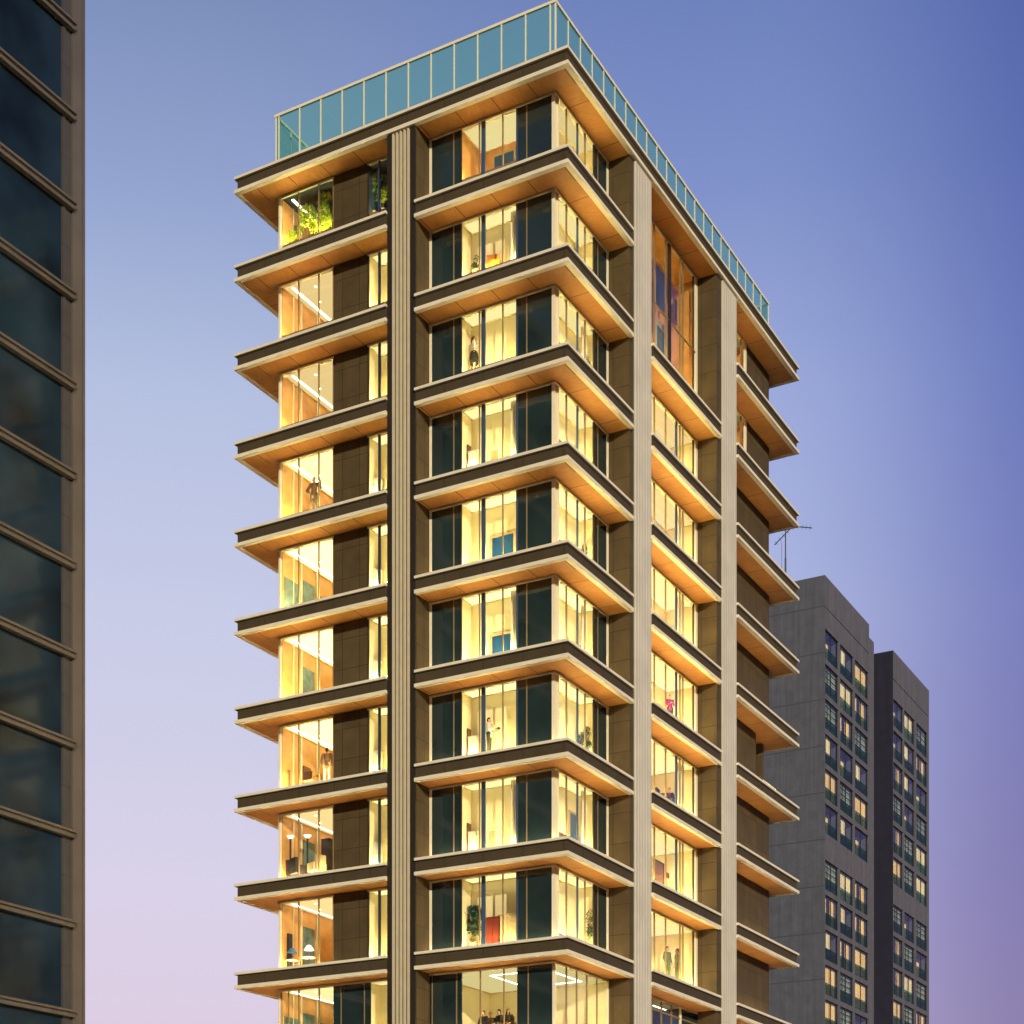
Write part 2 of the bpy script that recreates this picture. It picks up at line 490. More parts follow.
# brightness of each storey
BR = [70, 88, 88, 100, 135, 145, 130, 108, 112, 72, 40, 40, 40]
for f in range(0, 13):
    low = f >= 9
    z = zt(f+1)
    ch = CH if f < 12 else CH
    b = BR[f]
    gp = G + .05
    # ---- corner window
    if not low:
        win('corner', f, [
            dict(axis='x', plane=G, span=(1.34, 8.27), lit=[(3.42, 6.49)], dark=[(1.56, 3.36), (6.49, 8.12)],
                 bars={'frame': [(8.19, .13), (1.47, .15)], 'thin': [(6.88, .06), (5.46, .05), (4.18, .05), (2.88, .06)],
                       'blue': [(5.24, .20), (3.40, .10)], 'dark_jamb': [(6.47, .05)]}),
            dict(axis='y', plane=G, span=(1.47, 7.05), lit=[(1.6, 5.42)], dark=[(5.5, 6.9)],
                 bars={'frame': [(1.66, .10), (6.94, .18)], 'thin': [(2.55, .05), (4.5, .05), (5.86, .05)], 'blue': [(3.70, .08)],
                       'dark_jamb': [(5.46, .10)]})])
        room(f, -6.5, -3.4, gp, 2.42 if f else 3.4, ['y0'], b, 'wall_cream' if f else 'wall_orange', curt=[(-3.95, -3.5)] if f in (1, 3, 5, 7) else [])
        room(f, -2.4, -G-.05, 1.6, 5.8, ['x1'], b, 'wall_cream', curt=([(4.8, 5.4)] if f in (2, 5, 7) else []) + ([(1.7, 2.2)] if f in (1, 6) else []))
    else:
        win('corner_low', f, [
            dict(axis='x', plane=G, span=(1.34, 8.27), lit=[(3.40, 6.45)], dark=[(1.56, 3.40), (6.45, 8.2)],
                 bars={'frame': [(1.45, .12)], 'thin': [(8.1, .05), (6.72, .06), (5.41, .05), (4.12, .05), (2.80, .06)]}),
            dict(axis='y', plane=G, span=(1.45, 7.05), lit=[(1.6, 7.0)],
                 bars={'frame': [(7.02, .10)], 'thin': [(2.55, .05), (3.62, .05), (4.7, .05), (5.8, .05)]})])
        def lowx(root, top, rz):
            led(root, -5.6, -5.5, 2.6, 6.2, top); led(root, -2.5, -2.4, 2.6, 6.2, top)
            led(root, -5.5, -2.5, 2.6, 2.7, top); led(root, -5.5, -2.5, 6.1, 6.2, top)
        room(f, -8.1, -G-.05, gp, 7.0, ['y0', 'x1'], b*.8, 'wall_cream', extra=lowx)
    # ---- left bay
    if not low:
        win('left_main', f, [
            dict(axis='x', plane=G, span=(13.9, 17.36), lit=[(13.92, 17.2)],
                 bars={'frame': [(17.24, .13)], 'thin': [(16.06, .05), (14.82, .05), (13.93, .05)]}),
            dict(axis='y', plane=17.3, span=(1.46, 6.9), lit=[(1.5, 6.9)], bars={'frame': [(6.85, .10)], 'thin': [(2.8, .05), (4.1, .05), (5.4, .05)]})])
        win('left_side', f, [
            dict(axis='x', plane=G, span=(9.92, 11.86), lit=[(9.92, 11.83)], bars={'blue': [(11.17, .13)], 'dark_jamb': [(11.82, .06)], 'thin': [(10.6, .04)]})])
    else:
        win('left_low', f, [
            dict(axis='x', plane=G, span=(9.92, 17.36), lit=[(13.92, 17.25), (9.92, 11.70)], dark=[(11.70, 13.92)],
                 bars={'frame': [(17.30, .09)], 'thin': [(16.06, .05), (14.80, .05), (16.7, .04), (13.45, .05), (12.05, .05)]}),
            dict(axis='y', plane=17.3, span=(1.46, 6.9), lit=[(1.5, 6.9)], bars={'frame': [(6.85, .10)], 'thin': [(2.8, .05), (4.1, .05), (5.4, .05)]})])
    garden = f == 0
    wallmat = 'dark_wall' if f in (0, 9) else 'wall_orange'
    def leftx(root, top, rz, f=f):
        led(root, -16.75, -16.62, 1.7, 6.8, top)
        for (x, y) in ((-15.6, 2.2), (-14.9, 3.3), (-16.2, 3.4)) if f else ():
            bm = bmesh.new(); lathe(bm, [(.07, 0), (.07, .02)], 10, (x, y, top-.10))
            obj('downlight', bm, M['led'], root)
        # timber lining panels on the far wall, with tall dark openings between
        bm = bmesh.new()
        for yy in (2.3, 3.0, 4.4, 5.9):
            box(bm, -17.12, -17.07, yy, yy+.07, rz, top-.1)
        obj('wall_batten', bm, M['frame'], root)
        if f in (4, 5, 7, 8, 9):
            bm = bmesh.new(); box(bm, -17.13, -17.09, 3.2, 4.2, rz, top-.9)
            if f in (4, 9): box(bm, -17.13, -17.09, 1.6, 2.9, rz, top-1.3); box(bm, -17.13, -17.09, 4.5, 5.7, rz, top-1.2)
            obj('teal_opening', bm, M['teal'], root)
    M.setdefault('teal', simple('teal_dark_opening', lin((96, 122, 120)), .25, 0, .3))
    room(f, -17.14, -13.95, gp, 6.9 if f else 4.2, ['y0'], b*(1.0 if f in (1, 2, 7, 8) else 1.3) if f else 150, 'wall_cream' if f not in (0, 9) else wallmat,
         {'x0': 'wall_orange', 'y1': 'wall_orange' if f else 'dark_wall'}, extra=leftx, ceil='ceil' if f else 'dark_wall', lum=.8 if f in (1, 2, 7, 8) else 1, col=(1, .76, .34, 1) if f in (1, 2, 7, 8) else WARM)
    if f == 0:
        room(f, -11.8, -9.95, gp, 3.1, ['y0'], 50, 'dark_wall', ceil='dark_wall')
    else:
        room(f, -11.8, -9.95, gp, 2.4, ['y0'], b*1.1, 'wall_cream')
    if not low:
        bm = bmesh.new(); box(bm, -13.9, -11.87, G-.02, G+1.6, 0, CH-.003)
        obj('stone_wall', bm, M['stone'], tower, (0, 0, z))
    # ---- end walls
    if not low or True:
        bm = bmesh.new(); box(bm, -17.3, -17.0, 7.0, B-GR, 0, CH-.003); box(bm, -17.0, -G-.35, B-GR-.3, B-GR, 0, CH-.003)
        obj('rear_wall', bm, M['stone'], tower, (0, 0, z))
    # ---- middle bay
    bars = {'frame': [(18.16, .26)], 'thin': [(9.9, .05), (11.25, .05), (12.6, .06), (14.05, .05), (15.95, .05), (16.35, .05)],
            'blue': [(15.45, .16)] if f not in (0, 1, 8) else [], 'dark_jamb': [(17.78, .08)] + ([(14.55, .3)] if f < 2 else [])}
    if f == 1:
        win('middle_tall', f, [dict(axis='y', plane=G, span=(9.47, 18.30), lit=[(9.47, 18.05)], bars=bars, transom=[4.0])], ch=CH+FH)
        def midx(root, top, rz):
            led(root, -2.0, -1.9, 10, 18, top)
        room(f, -3.6, -G-.05, 9.48, 18.05, ['x1'], 90, 'wall_orange', ch=CH+FH, ceil='wall_orange')
    elif f >= 2 and f < 9:
        win('middle' if f != 8 else 'middle_plain', f, [dict(axis='y', plane=G, span=(9.47, 18.30), lit=[(9.47, 18.05)], bars=bars)])
        def midx(root, top, rz):
            led(root, -4.0, -2.2, 13.6, 13.7, top)
        room(f, -3.2 if f < 6 else -4.1, -G-.05, 9.48, 18.05, ['x1'], b*1.05, 'wall_cream', extra=midx, col=(1, .80, .30, 1), curt=[(16.4, 17.4)] if f in (3, 4, 6) else [])
    elif f >= 9:
        win('middle_low', f, [dict(axis='y', plane=G, span=(9.47, 18.30), lit=[(9.47, 16.0)], dark=[(16.05, 18.3)],
            bars={'frame': [(16.0, .14)], 'thin': [(10.9, .05), (12.3, .05), (13.5, .05), (14.8, .05)]}, transom=[3.0])])
        def midx(root, top, rz):
            led(root, -2.3, -2.22, 9.6, 16, top)
        room(f, -3.4, -G-.05, 9.48, 16.0, ['x1'], 4, 'dark_wall', extra=midx)
    # ---- right bay
    y1 = B-GR
    if f == 5: y1 = 27.34
    if f < 2:
        bm = bmesh.new(); box(bm, -G-.35, -G, 25.7, y1, 0, CH-.003)
        obj('stone_wall', bm, M['stone'], tower, (0, 0, z))
        win('right', f, [dict(axis='y', plane=G, span=(21.01, 25.69), lit=[(21.02, 25.4)], bars={'frame': [(25.55, .26)], 'thin': [(22.4, .05), (23.9, .05), (24.9, .05)]})])
        room(f, -2.6, -G-.05, 21.02, 25.6, ['x1'], 16, 'wall_orange')
    else:
        bm = bmesh.new(); box(bm, -G-.35, -G, 21.01, y1, 0, CH-.003)
        if f == 5: box(bm, -6, -G-.36, 27.0, 27.4, 0, CH-.003)
        obj('stone_wall', bm, M['stone'], tower, (0, 0, z))
        if f == 5:
            bm = bmesh.new()
            for k in range(3): tube(bm, (-1.0, 27.6, .3+.28*k), (-1.0, 29.6, .3+.28*k), .022, seg=6)
            for k in range(5): tube(bm, (-1.0, 27.6+.5*k, -.02), (-1.0, 27.6+.5*k, .9), .022, seg=6)
            obj('balcony_rail', bm, M['trim'], tower, (0, 0, z))
    # dark line of the window-head gutter above the right wall
# core of the building, seen only through gaps
bm = bmesh.new(); box(bm, -13.0, -4.8, 8.0, 28.0, 0, ZR-1.0)
obj('core_wall', bm, M['stone'], tower)

# glass screen round the roof terrace
RT = ZR
RH = 3.42
rail = None
bm = bmesh.new()
x0, x1, y0, y1 = -17.48, -1.36, 1.36, 29.3
tw = .06
for (a, b_, c, d) in ((x0-tw, x1+tw, y0-tw, y0+tw), (x0-tw, x1+tw, y1-tw, y1+tw), (x0-tw, x0+tw, y0+tw, y1-tw), (x1-tw, x1+tw, y0+tw, y1-tw)):
    box(bm, a, b_, c, d, RT+RH-.13, RT+RH)
    box(bm, a, b_, c, d, RT-.008, RT+.10)
rail = obj('glass_railing', bm, M['frame'], tower)
def rail_run(p, q, n, off0=0.0):
    p, q = Vector(p), Vector(q); d = (q-p)
    for k in range(n):
        a = p + d*(k/n); c = p + d*((k+1)/n)
        along_x = abs(d.x) > abs(d.y)
        key = ('railpane', along_x, n)
        ln = d.length/n - .07
        me = cached(key, 'pane', M['rail_glass'], lambda bm: box(bm, -ln/2, ln/2, -.012, .012, .11, RH-.14) if along_x else box(bm, -.012, .012, -ln/2, ln/2, .11, RH-.14))
        link('pane', me, rail, ((a.x+c.x)/2, (a.y+c.y)/2, RT))
        if k or True:
            me = cached(('post',), 'post', M['frame'], lambda bm: box(bm, -.035, .035, -.035, .035, .10, RH-.13))
            link('post', me, rail, (a.x, a.y, RT))
rail_run((x1-.26, y0), (x0+.2, y0), 12)
rail_run((x1, y0+.02), (x1, y1), 22)
rail_run((x0, y1), (x0, y0), 22)
rail_run((x1, y1), (x0+.02, y1), 12)
for px_, py_ in ((x1-.13, y0), ):
    link('pane', cached('endpane', 'pane', M['rail_glass'], lambda bm: box(bm, -.10, .10, -.012, .012, .11, RH-.14)), rail, (px_, py_, RT))
link('pane', cached('endpane', 'pane', M['rail_glass'], None), rail, (x0+.1, y0, RT))
for q_ in ((x0+.2, y0), (x0+.02, y0)): link('post', CACHE[('post',)], rail, (q_[0], q_[1], RT))
# plant room in the middle of the roof, below the screen
bm = bmesh.new(); box(bm, -12, -6, 10, 22, RT-.005, RT+1.6)
obj('roof_plant_room', bm, M['stone'], tower)

# ------------------------------------------------------------------ concrete blocks behind, on the right
M['conc'] = stone('grey_concrete', lin((95, 97, 108)), 0, 3.87, 0, 3.87*16-56.87-EYE, .10, .62, .14, .85, .5, spec=.2)
M['conc_plain'] = stone('grey_concrete_facade', lin((103, 102, 112)), 0, 0, 0, 0, .05, .7, .12, .85, .55, spec=.2)
M['conc_shaded'] = stone('shade_darkened_concrete', lin((44, 44, 60)), 0, 0, 0, 0, .06, .7, .12, .8, .4, spec=.2)  # shade of the gap put into the colour of the farther block's side
M['bk_room'] = simple('unlit_room', lin((20, 24, 28)), .8)
M['bk_frame'] = simple('black_window_frame', lin((34, 34, 38)), .5)
M['bk_pane'] = glass('blue_tinted_glass', lin((246, 250, 248)), 1.45, .02, .8)
M['bk_rail'] = glass('teal_balcony_glass', lin((160, 188, 186)), 1.4, .05, .3, lin((56, 84, 88)), .22)
M['c_warm'] = lit_cloth('warm_lit_curtain', lin((244, 196, 120)), .50)
M['c_pale'] = lit_cloth('pale_lit_curtain', lin((240, 212, 156)), .48)
M['c_green'] = lit_cloth('dim_green_curtain', lin((150, 160, 130)), .22)
M['c_teal'] = simple('teal_curtain', lin((34, 62, 76)), .8, 0, .3)

FX0 = -10.65                       # facade plane of the nearer block
WVAR = ['drape', 'teal', 'half', 'full', 'grid']
def bk_window(parent, xf, y0, y1, zb, hgt, kind):
    """window set back in the concrete; local origin at the lower near corner"""
    w = y1-y0
    key = ('bkw', round(w, 2), kind)
    d = .12
    def frame(bm):
        for yy in (0.03, w/2, w-.05): box(bm, -d-.05, -d+.03, yy-.03, yy+.03, .02, hgt-.02)
        box(bm, -d-.05, -d+.03, 0.0, w, hgt-.09, hgt-.03); box(bm, -d-.05, -d+.03, 0.0, w, .02, .08)
        if kind == 'grid':
            for k in range(1, 5): box(bm, -d-.05, -d+.02, 0, w, hgt*k/5, hgt*k/5+.05)
            box(bm, -d-.05, -d+.02, w*.25, w*.25+.05, 0.02, hgt-.02)
    o = link('window', cached(key+('f',), 'window', M['bk_frame'], frame), parent, (xf, y0, zb))
    link('pane', cached(key+('p',), 'pane', M['bk_pane'], lambda bm: box(bm, -d-.02, -d, .03, w-.03, .05, hgt-.05)), o)
    def back(bm): box(bm, -d-1.0, -d-.9, 0, w, 0, hgt)
    link('room_back', cached(key+('r',), 'room_back', M['bk_room'], back), o)
    spans = {'drape': [(.02, .30), (.58, .86)], 'teal': [(.28, .46)], 'half': [(.02, .2), (.3, .62)], 'full': [(.02, .97)], 'grid': [(.05, .95)]}[kind]
    cm = {'drape': 'c_warm', 'teal': 'c_warm', 'half': 'c_pale', 'full': 'c_pale' if (int(y0*7) % 2) else 'c_warm', 'grid': 'c_green'}[kind]
    def cur(bm):
        for a, b_ in spans:
            n = max(4, int((b_-a)*w/.09)); prev = None
            zlo = .1 if kind != 'half' or a < .1 else hgt*.45
            if kind == 'teal': zhi = hgt*.62
            else: zhi = hgt-.1
            for i in range(n+1):
                yy = (a+(b_-a)*i/n)*w; xx = -d-.18+.05*math.sin(i*1.9)
                cur_ = (bm.verts.new((xx, yy, zlo)), bm.verts.new((xx, yy, zhi)))
                if prev: bm.faces.new((prev[0], cur_[0], cur_[1], prev[1]))
                prev = cur_
    link('curtain', cached(key+('c', cm), 'curtain', M[cm], cur), o)
    if kind in ('teal', 'drape', 'half'):
        def cur2(bm):
            box(bm, -d-.62, -d-.58, w*.02, w*.95, .05, hgt-.08)
        link('blind', cached(key+('t',), 'blind', M['c_teal'], cur2), o)
    link('balustrade', cached(key+('b',), 'balustrade', M['bk_rail'], lambda bm: box(bm, -.12, -.09, .04, w-.05, .05, 1.02)), o)
    return o

def fac_y(px, xf): return on_x(px, xf)
def block(name, label, xf, y0, y1, depth, top, cols, rows, hgt, body_mat, seed, side=None):
    t = empty(name, (xf, y0, 0)); tag(t, label, 'building', 'concrete blocks behind the tower')
    rnd = random.Random(seed)
    # shell: one solid set back, and the facade of bands and piers in front of it
    bm = bmesh.new()
    W = y1-y0
    box(bm, -depth, -1.4, 0, W, 0, top)                       # body
    o = obj('wall', bm, body_mat, t)
    bm = bmesh.new()
    zs = sorted(rows)
    prevz = 0
    for zb in zs:
        box(bm, -1.4, 0, 0, W, prevz, zb)
        edges = [0.0]
        for a, b_ in cols: edges += [a, b_]
        edges.append(W)
        for i in range(0, len(edges), 2):
            if edges[i+1]-edges[i] > .01: box(bm, -1.4, 0, edges[i], edges[i+1], zb, zb+hgt)
        prevz = zb+hgt
    box(bm, -1.4, 0, 0, W, prevz, top-2.65)
    box(bm, -1.4, 0, 0, W, top-2.58, top)
    obj('facade', bm, M['conc_plain'], t)
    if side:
        bm = bmesh.new(); box(bm, -depth, -.002, -.06, 0, 0, top-.05); obj('shaded_side_face', bm, side, t)
    else:
        bm = bmesh.new(); box(bm, -depth+.01, -.003, -.03, 0, 0, top-.004); obj('end_return', bm, body_mat, t)
    for ri, zb in enumerate(reversed(zs)):
        last = None
        for ci, (a, b_) in enumerate(cols):
            k = rnd.choice([x for x in WVAR if x != last]); last = k
            bk_window(t, 0, a, b_, zb, hgt, k)
    return t

yA = 67.4
colsA = [(fac_y(a, FX0)-yA, fac_y(b_, FX0)-yA) for a, b_ in ((824.4, 838.4), (840.2, 853.4), (855.0, 868.4))]
colsA[0] = (max(.06, colsA[0][0]), colsA[0][1])
HG = 2.46
def rows_for(t1, t2):
    r = [t1-2.9*k for k in range(6)]
    z = t2
    while z-HG > 1.5:
        r.append(z); z -= 2.9
    return [x-HG+EYE for x in r]
blockA = block('concrete_apartment_block', 'nearer grey concrete block with rows of curtained windows and an antenna on its roof',
      FX0, yA, fac_y(869.1, FX0), 25, 59.47+EYE, colsA, rows_for(55.07, 35.9), HG, M['conc'], 3)
yA2 = fac_y(869.1, FX0)
bm = bmesh.new(); box(bm, -25, -.004, yA2-yA+.003, 13.5, 0, 58.35+EYE)
obj('lower_wing', bm, M['conc_plain'], blockA)
bm = bmesh.new(); box(bm, -25, -1.3, 13.503, 22, 0, 58.35+EYE)
obj('rear_wing', bm, M['conc_plain'], blockA)
bm = bmesh.new(); box(bm, -24.9, -5.2, .15, 9, 59.47+EYE-.003, 59.47+EYE+.22)
obj('roof_parapet', bm, M['conc'], blockA)
FXB = FX0+.57; yB = 67.4+17.47
colsB = [(fac_y(a, FXB)-yB, fac_y(b_, FXB)-yB) for a, b_ in ((892.6, 903.2), (904.4, 914.6), (916.4, 927.4))]
colsB[0] = (max(.1, colsB[0][0]), colsB[0][1])
block('concrete_apartment_block', 'farther narrower concrete block with a side wall darkened for shade, at the right end of the pair',
      FXB, yB, fac_y(929, FXB), 20, 58.85+EYE, colsB, rows_for(54.47, 35.6), HG, M['conc_plain'], 8, M['conc_shaded'])

# antenna on the nearer block
def at_px(px, y, py_):
    """point on plane y seen at pixel column px, row py_"""
    x = on_y(px, y)
    dep = -(x-CAM[0])*st + (y-CAM[1])*ct
    return Vector((x, y, EYE + (HOR-py_)*dep/FPX))
M['steel'] = simple('weathered_steel', lin((64, 74, 84)), .5, .4)
a0 = at_px(785.5, 70.0, 575); 
ZA = 59.47+EYE+.22
ant = empty('rooftop_antenna', (a0.x, 70.0, ZA)); tag(ant, 'thin steel antenna mast with two crossed arms on the grey block roof', 'antenna')
mast_top = at_px(786, 70.0, 528.5)
bm = bmesh.new()
mh = mast_top.z-ZA
tube(bm, (0, 0, 0), (0, 0, mh*.55), .10, .08, 8); tube(bm, (0, 0, mh*.5), (0, 0, mh), .06, .05, 8)
tube(bm, (0, 0, 0), (0, 0, .12), .3, .3, 10)
tube(bm, (-.3, -.1, 0), (-.3, -.1, mh*.8), .02, .02, 5)
obj('mast', bm, M['steel'], ant)
def arm(pa, pb, n):
    bm = bmesh.new(); A_ = pa-Vector((a0.x, 70, ZA)); B_ = pb-Vector((a0.x, 70, ZA))
    tube(bm, A_, B_, .045, .04, 6)
    d = (B_-A_).normalized(); q = d.cross(Vector((0, 1, 0))).normalized()
    for k in range(n):
        c = A_.lerp(B_, (k+.5)/n); tube(bm, c-q*.22, c+q*.22, .015, .015, 5)
    obj('arm', bm, M['steel'], ant)
arm(at_px(774.5, 70, 545), at_px(793, 70, 526), 5)
arm(at_px(793, 70, 526.2), at_px(812, 70, 528), 5)

# ------------------------------------------------------------------ dark glass building on the left
XL = -25.5
yc = on_x(84, XL); yf = on_x(73, XL+.1); yg = on_x(62, XL)
off = empty('dark_office_building', (XL, yc, 0)); tag(off, 'dark glass office block with beige horizontal fins, cut off by the left edge', 'building')
M['of_glass'] = None
def office_glass():
    m, nt, p, o = new_mat('dark_blue_curtain_glass')
    g = nt.node('ShaderNodeNewGeometry')
    nt.l.new(shade(nt, lin((28, 44, 57)), .7, .16, g.outputs['Position'], 3), p.inputs['Base Color'])
    p.inputs['Roughness'].default_value = .12
    p.inputs['IOR'].default_value = 1.28
    bp = nt.node('ShaderNodeBump'); bp.inputs['Strength'].default_value = .05; bp.inputs['Distance'].default_value = .3
    nt.l.new(nt.noise(.5, g.outputs['Position'], 2), bp.inputs['Height']); nt.l.new(bp.outputs[0], p.inputs['Normal'])
    return m
M['of_glass'] = office_glass()
M['of_trim'] = simple('weathered_beige_metal', lin((97, 89, 82)), .5, 0, .14, .4)
M['of_grey'] = stone('grey_beige_panel', lin((74, 71, 70)), 0, 2.25, 0, 0, .05, .6, .1, .5)
TOPL = 75.0
ye, back = -45.0-yc, -40
bm = bmesh.new(); box(bm, -30, -.45, ye, -.02, 0, TOPL-.4); obj('body', bm, M['of_grey'], off)
bm = bmesh.new(); box(bm, -.6, .10, yf-yc, -.26, 0, TOPL); box(bm, -.6, -.06, -.26, -.16, 0, TOPL-.02); box(bm, -.6, .08, -.16, 0, 0, TOPL-.01)
obj('corner_frame', bm, M['of_trim'], off)
bm = bmesh.new(); box(bm, -.45, -.02, yg-yc, yf-yc-.004, 0, TOPL-.03)
w_ = (yf-yg)
box(bm, -.02, .03, yg-yc+.05, yg-yc+w_*.35, 0, TOPL-.04)
obj('recess_panel', bm, M['of_grey'], off)
z = 63.6+EYE + 9
while z > 1.0:
    bm_key = 'fin'
    def fin(bm):
        prism(bm, [(0, ye), (.42, ye), (.42, yf-yc-.01), (0, yf-yc-.01)], -.12, 0)
        prism(bm, [(0, ye), (.28, ye), (.28, yf-yc-.012), (0, yf-yc-.012)], -.34, -.12)
    link('fin', cached('fin', 'fin', M['of_trim'], fin), off, (0, 0, z))
    def gl(bm): box(bm, -.43, -.06, ye, yg-yc-.005, -4.48, -.02)
    link('glass_band', cached('ofglass', 'glass_band', M['of_glass'], gl), off, (0, 0, z))
    z -= FH

# ------------------------------------------------------------------ ground
M['asphalt'] = simple('asphalt', (.05, .05, .052, 1), .9, 0, .25, .4)
M['paving'] = stone('pale_paving', (.25, .24, .22, 1), 1.2, 0, 0, 0, .02, .6)
bm = bmesh.new()
s_ = 2500
vs = [bm.verts.new(c) for c in ((-s_, -s_, 0), (s_, -s_, 0), (s_, s_, 0), (-s_, s_, 0))]; bm.faces.new(vs)
tag(obj('ground', bm, M['asphalt']), kind='structure')
bm = bmesh.new(); box(bm, -40, 8, -8, 110, .001, .14)
tag(obj('pavement', bm, M['paving']), kind='structure')

#__THINGS__
# ------------------------------------------------------------------ furniture, plants and people behind the glass
def zfloor(f, side='y0'): return zt(f+1) + raise_of(f, side)
M['leaf_lit'] = simple('bright_green_leaf', lin((168, 190, 50)), .5, 0, .35, 3)
M['leaf_dark'] = simple('dark_green_leaf', lin((44, 82, 62)), .5, 0, .3, 3)
M['leaf_mid'] = simple('mid_green_leaf', lin((96, 128, 48)), .5, 0, .5, 3)
M['bark'] = simple('bark', lin((96, 72, 48)), .8)
M['pot'] = simple('clay_pot', lin((150, 128, 104)), .7)
M['white'] = simple('white_lacquer', lin((226, 220, 206)), .4, 0, .03)
M['brown'] = simple('walnut_wood', lin((110, 74, 52)), .5, 0, .2, 2)
M['dark'] = simple('dark_upholstery', lin((48, 44, 46)), .8, 0, .15)
M['red'] = simple('red_lacquer', lin((112, 42, 30)), .5)
M['orange'] = simple('orange_fabric', lin((226, 140, 40)), .8)
M['navy'] = simple('deep_blue_panel', lin((30, 74, 124)), .35, 0, .12)
M['tan'] = simple('tan_panel', lin((190, 168, 128)), .6)
M['shade_white'] = emit('lit_lamp_shade', (1, .9, .7, 1), 2.2)
M['shade_blue'] = simple('blue_lamp_shade', lin((70, 130, 190)), .6)

def crown(bm, c, rx, rz, n, size, rnd, lobes=5):
    cs = [(Vector((rnd.uniform(-.55, .55)*rx, rnd.uniform(-.35, .35)*rx, rnd.uniform(-.7, .7)*rz)), rnd.uniform(.35, .6)) for _ in range(lobes)]
    for i in range(n):
        k, s = cs[rnd.randrange(lobes)]
        d = Vector((rnd.gauss(0, 1), rnd.gauss(0, .6), rnd.gauss(0, 1))); d.normalize()
        p = Vector(c)+k+Vector((d.x*rx*s, d.y*rx*s*.8, d.z*rz*s))*(rnd.random()**.5)
        a = Vector((rnd.gauss(0, 1), rnd.gauss(0, 1), rnd.gauss(0, .6))).normalized(); b_ = a.orthogonal().normalized()
        L_ = size*rnd.uniform(.7, 1.4)
        vs = [bm.verts.new(p-a*L_), bm.verts.new(p+b_*L_*.4), bm.verts.new(p+a*L_), bm.verts.new(p-b_*L_*.4)]
        bm.faces.new(vs)

def plant(name, loc, h, rx, rz, n, leaf, label, seed, size=.07, group='plants behind the windows', cat='plant'):
    rnd = random.Random(seed)
    t = empty(name, loc); tag(t, label, cat, group)
    bm = bmesh.new(); lathe(bm, [(.14, 0), (.19, .30), (.20, .34), (.17, .34), (.16, .30)], 14); obj('pot', bm, M['pot'], t)
    bm = bmesh.new(); tube(bm, (0, 0, .28), (.02, 0, h-rz), .03, .02, 7)
    for k in range(5):
        a = rnd.uniform(0, 6.28); tube(bm, (.02, 0, h-rz*1.2), (math.cos(a)*rx*.6, math.sin(a)*rx*.35, h-rz*rnd.uniform(.1, .9)), .015, .006, 5)
    obj('trunk', bm, M['bark'], t)
    bm = bmesh.new(); crown(bm, (0, 0, h-rz), rx, rz, n, size, rnd)
    obj('foliage', bm, M[leaf], t)
    return t
YP = G+.50
def px_y(px, f, y=YP): return (on_y(px, y), y, zfloor(f))
def px_x(px, f, x=-G-.48): return (x, on_x(px, x), zfloor(f, 'x1'))

plant('potted_tree', px_y(319, 0, G+.75), 2.75, 1.15, 1.2, 3000, 'leaf_lit', 'bright yellow-green tree filling the top left corner window', 1, .07)
plant('potted_tree', px_y(291, 0, G+.85), 1.5, .8, .6, 1200, 'leaf_lit', 'low yellow-green bush at the foot of the top left corner window', 2, .06)
plant('potted_tree', px_y(373, 0, G+.5), 2.3, .6, .9, 1300, 'leaf_mid', 'dark leafy tree in the narrow top window beside the ribbed pilaster', 3, .07)
plant('potted_tree', px_y(383, 0, G+.6), 2.1, .45, .8, 800, 'leaf_lit', 'yellow-lit sprigs beside the dark tree in the narrow top window', 4, .06)
plant('potted_tree', px_y(473, 8), 2.45, .95, .85, 1700, 'leaf_dark', 'dark green indoor tree in the lit corner window, second storey from the bottom', 5, .07)
plant('potted_plant', px_x(588, 8), 1.9, .45, .7, 500, 'leaf_dark', 'dark plant in the right-hand corner window, second storey from the bottom', 6, .06)
plant('potted_plant', px_x(586.5, 6), 1.65, .4, .6, 350, 'leaf_dark', 'spiky dark plant in the right-hand corner window, seventh storey from the top', 7, .07)
plant('potted_plant', px_x(584.5, 4), 1.5, .35, .5, 260, 'leaf_dark', 'dark plant in the right-hand corner window, fifth storey from the top', 8, .06)
plant('potted_plant', px_x(573, 1), 1.5, .3, .5, 260, 'leaf_dark', 'dark plant in the right-hand corner window, second storey from the top', 9, .06)
plant('potted_plant', px_x(586, 2), 1.3, .28, .45, 220, 'leaf_dark', 'small dark plant in the right-hand corner window, third storey from the top', 10, .05)
plant('potted_plant', px_y(476, 1), 1.0, .24, .3, 160, 'leaf_dark', 'small plant low in the left half of the corner window, second storey from the top', 11, .05)

def cabinet(loc, w, h, mat, label, name='sideboard', cat='cabinet', group='cabinets behind the windows', d=.4, axis='x', doors=2):
    t = empty(name, loc, 0 if axis == 'x' else R(90)); tag(t, label, cat, group)
    bm = bmesh.new(); box(bm, -w/2, w/2, -d/2+.02, d/2, .08, h-.03)
    for sx_ in (-1, 1):
        for sy_ in (-1, 1): tube(bm, (sx_*(w/2-.05), sy_*(d/2-.06), 0), (sx_*(w/2-.05), sy_*(d/2-.06), .09), .02, seg=6)
    obj('body', bm, mat, t)
    bm = bmesh.new(); box(bm, -w/2-.01, w/2+.01, -d/2-.005, d/2+.01, h-.03, h); obj('top', bm, mat, t)
    for k in range(doors):
        bm = bmesh.new(); a = -w/2+.02+k*(w-.03)/doors
        box(bm, a, a+(w-.03)/doors-.02, -d/2, -d/2+.02, .11, h-.06)
        dd = obj('door', bm, mat, t)
        bm = bmesh.new(); tube(bm, (a+.05, -d/2-.015, h*.5), (a+.05, -d/2-.015, h*.5+.12), .008, seg=6); obj('handle', bm, M['dark'], dd)
    return t
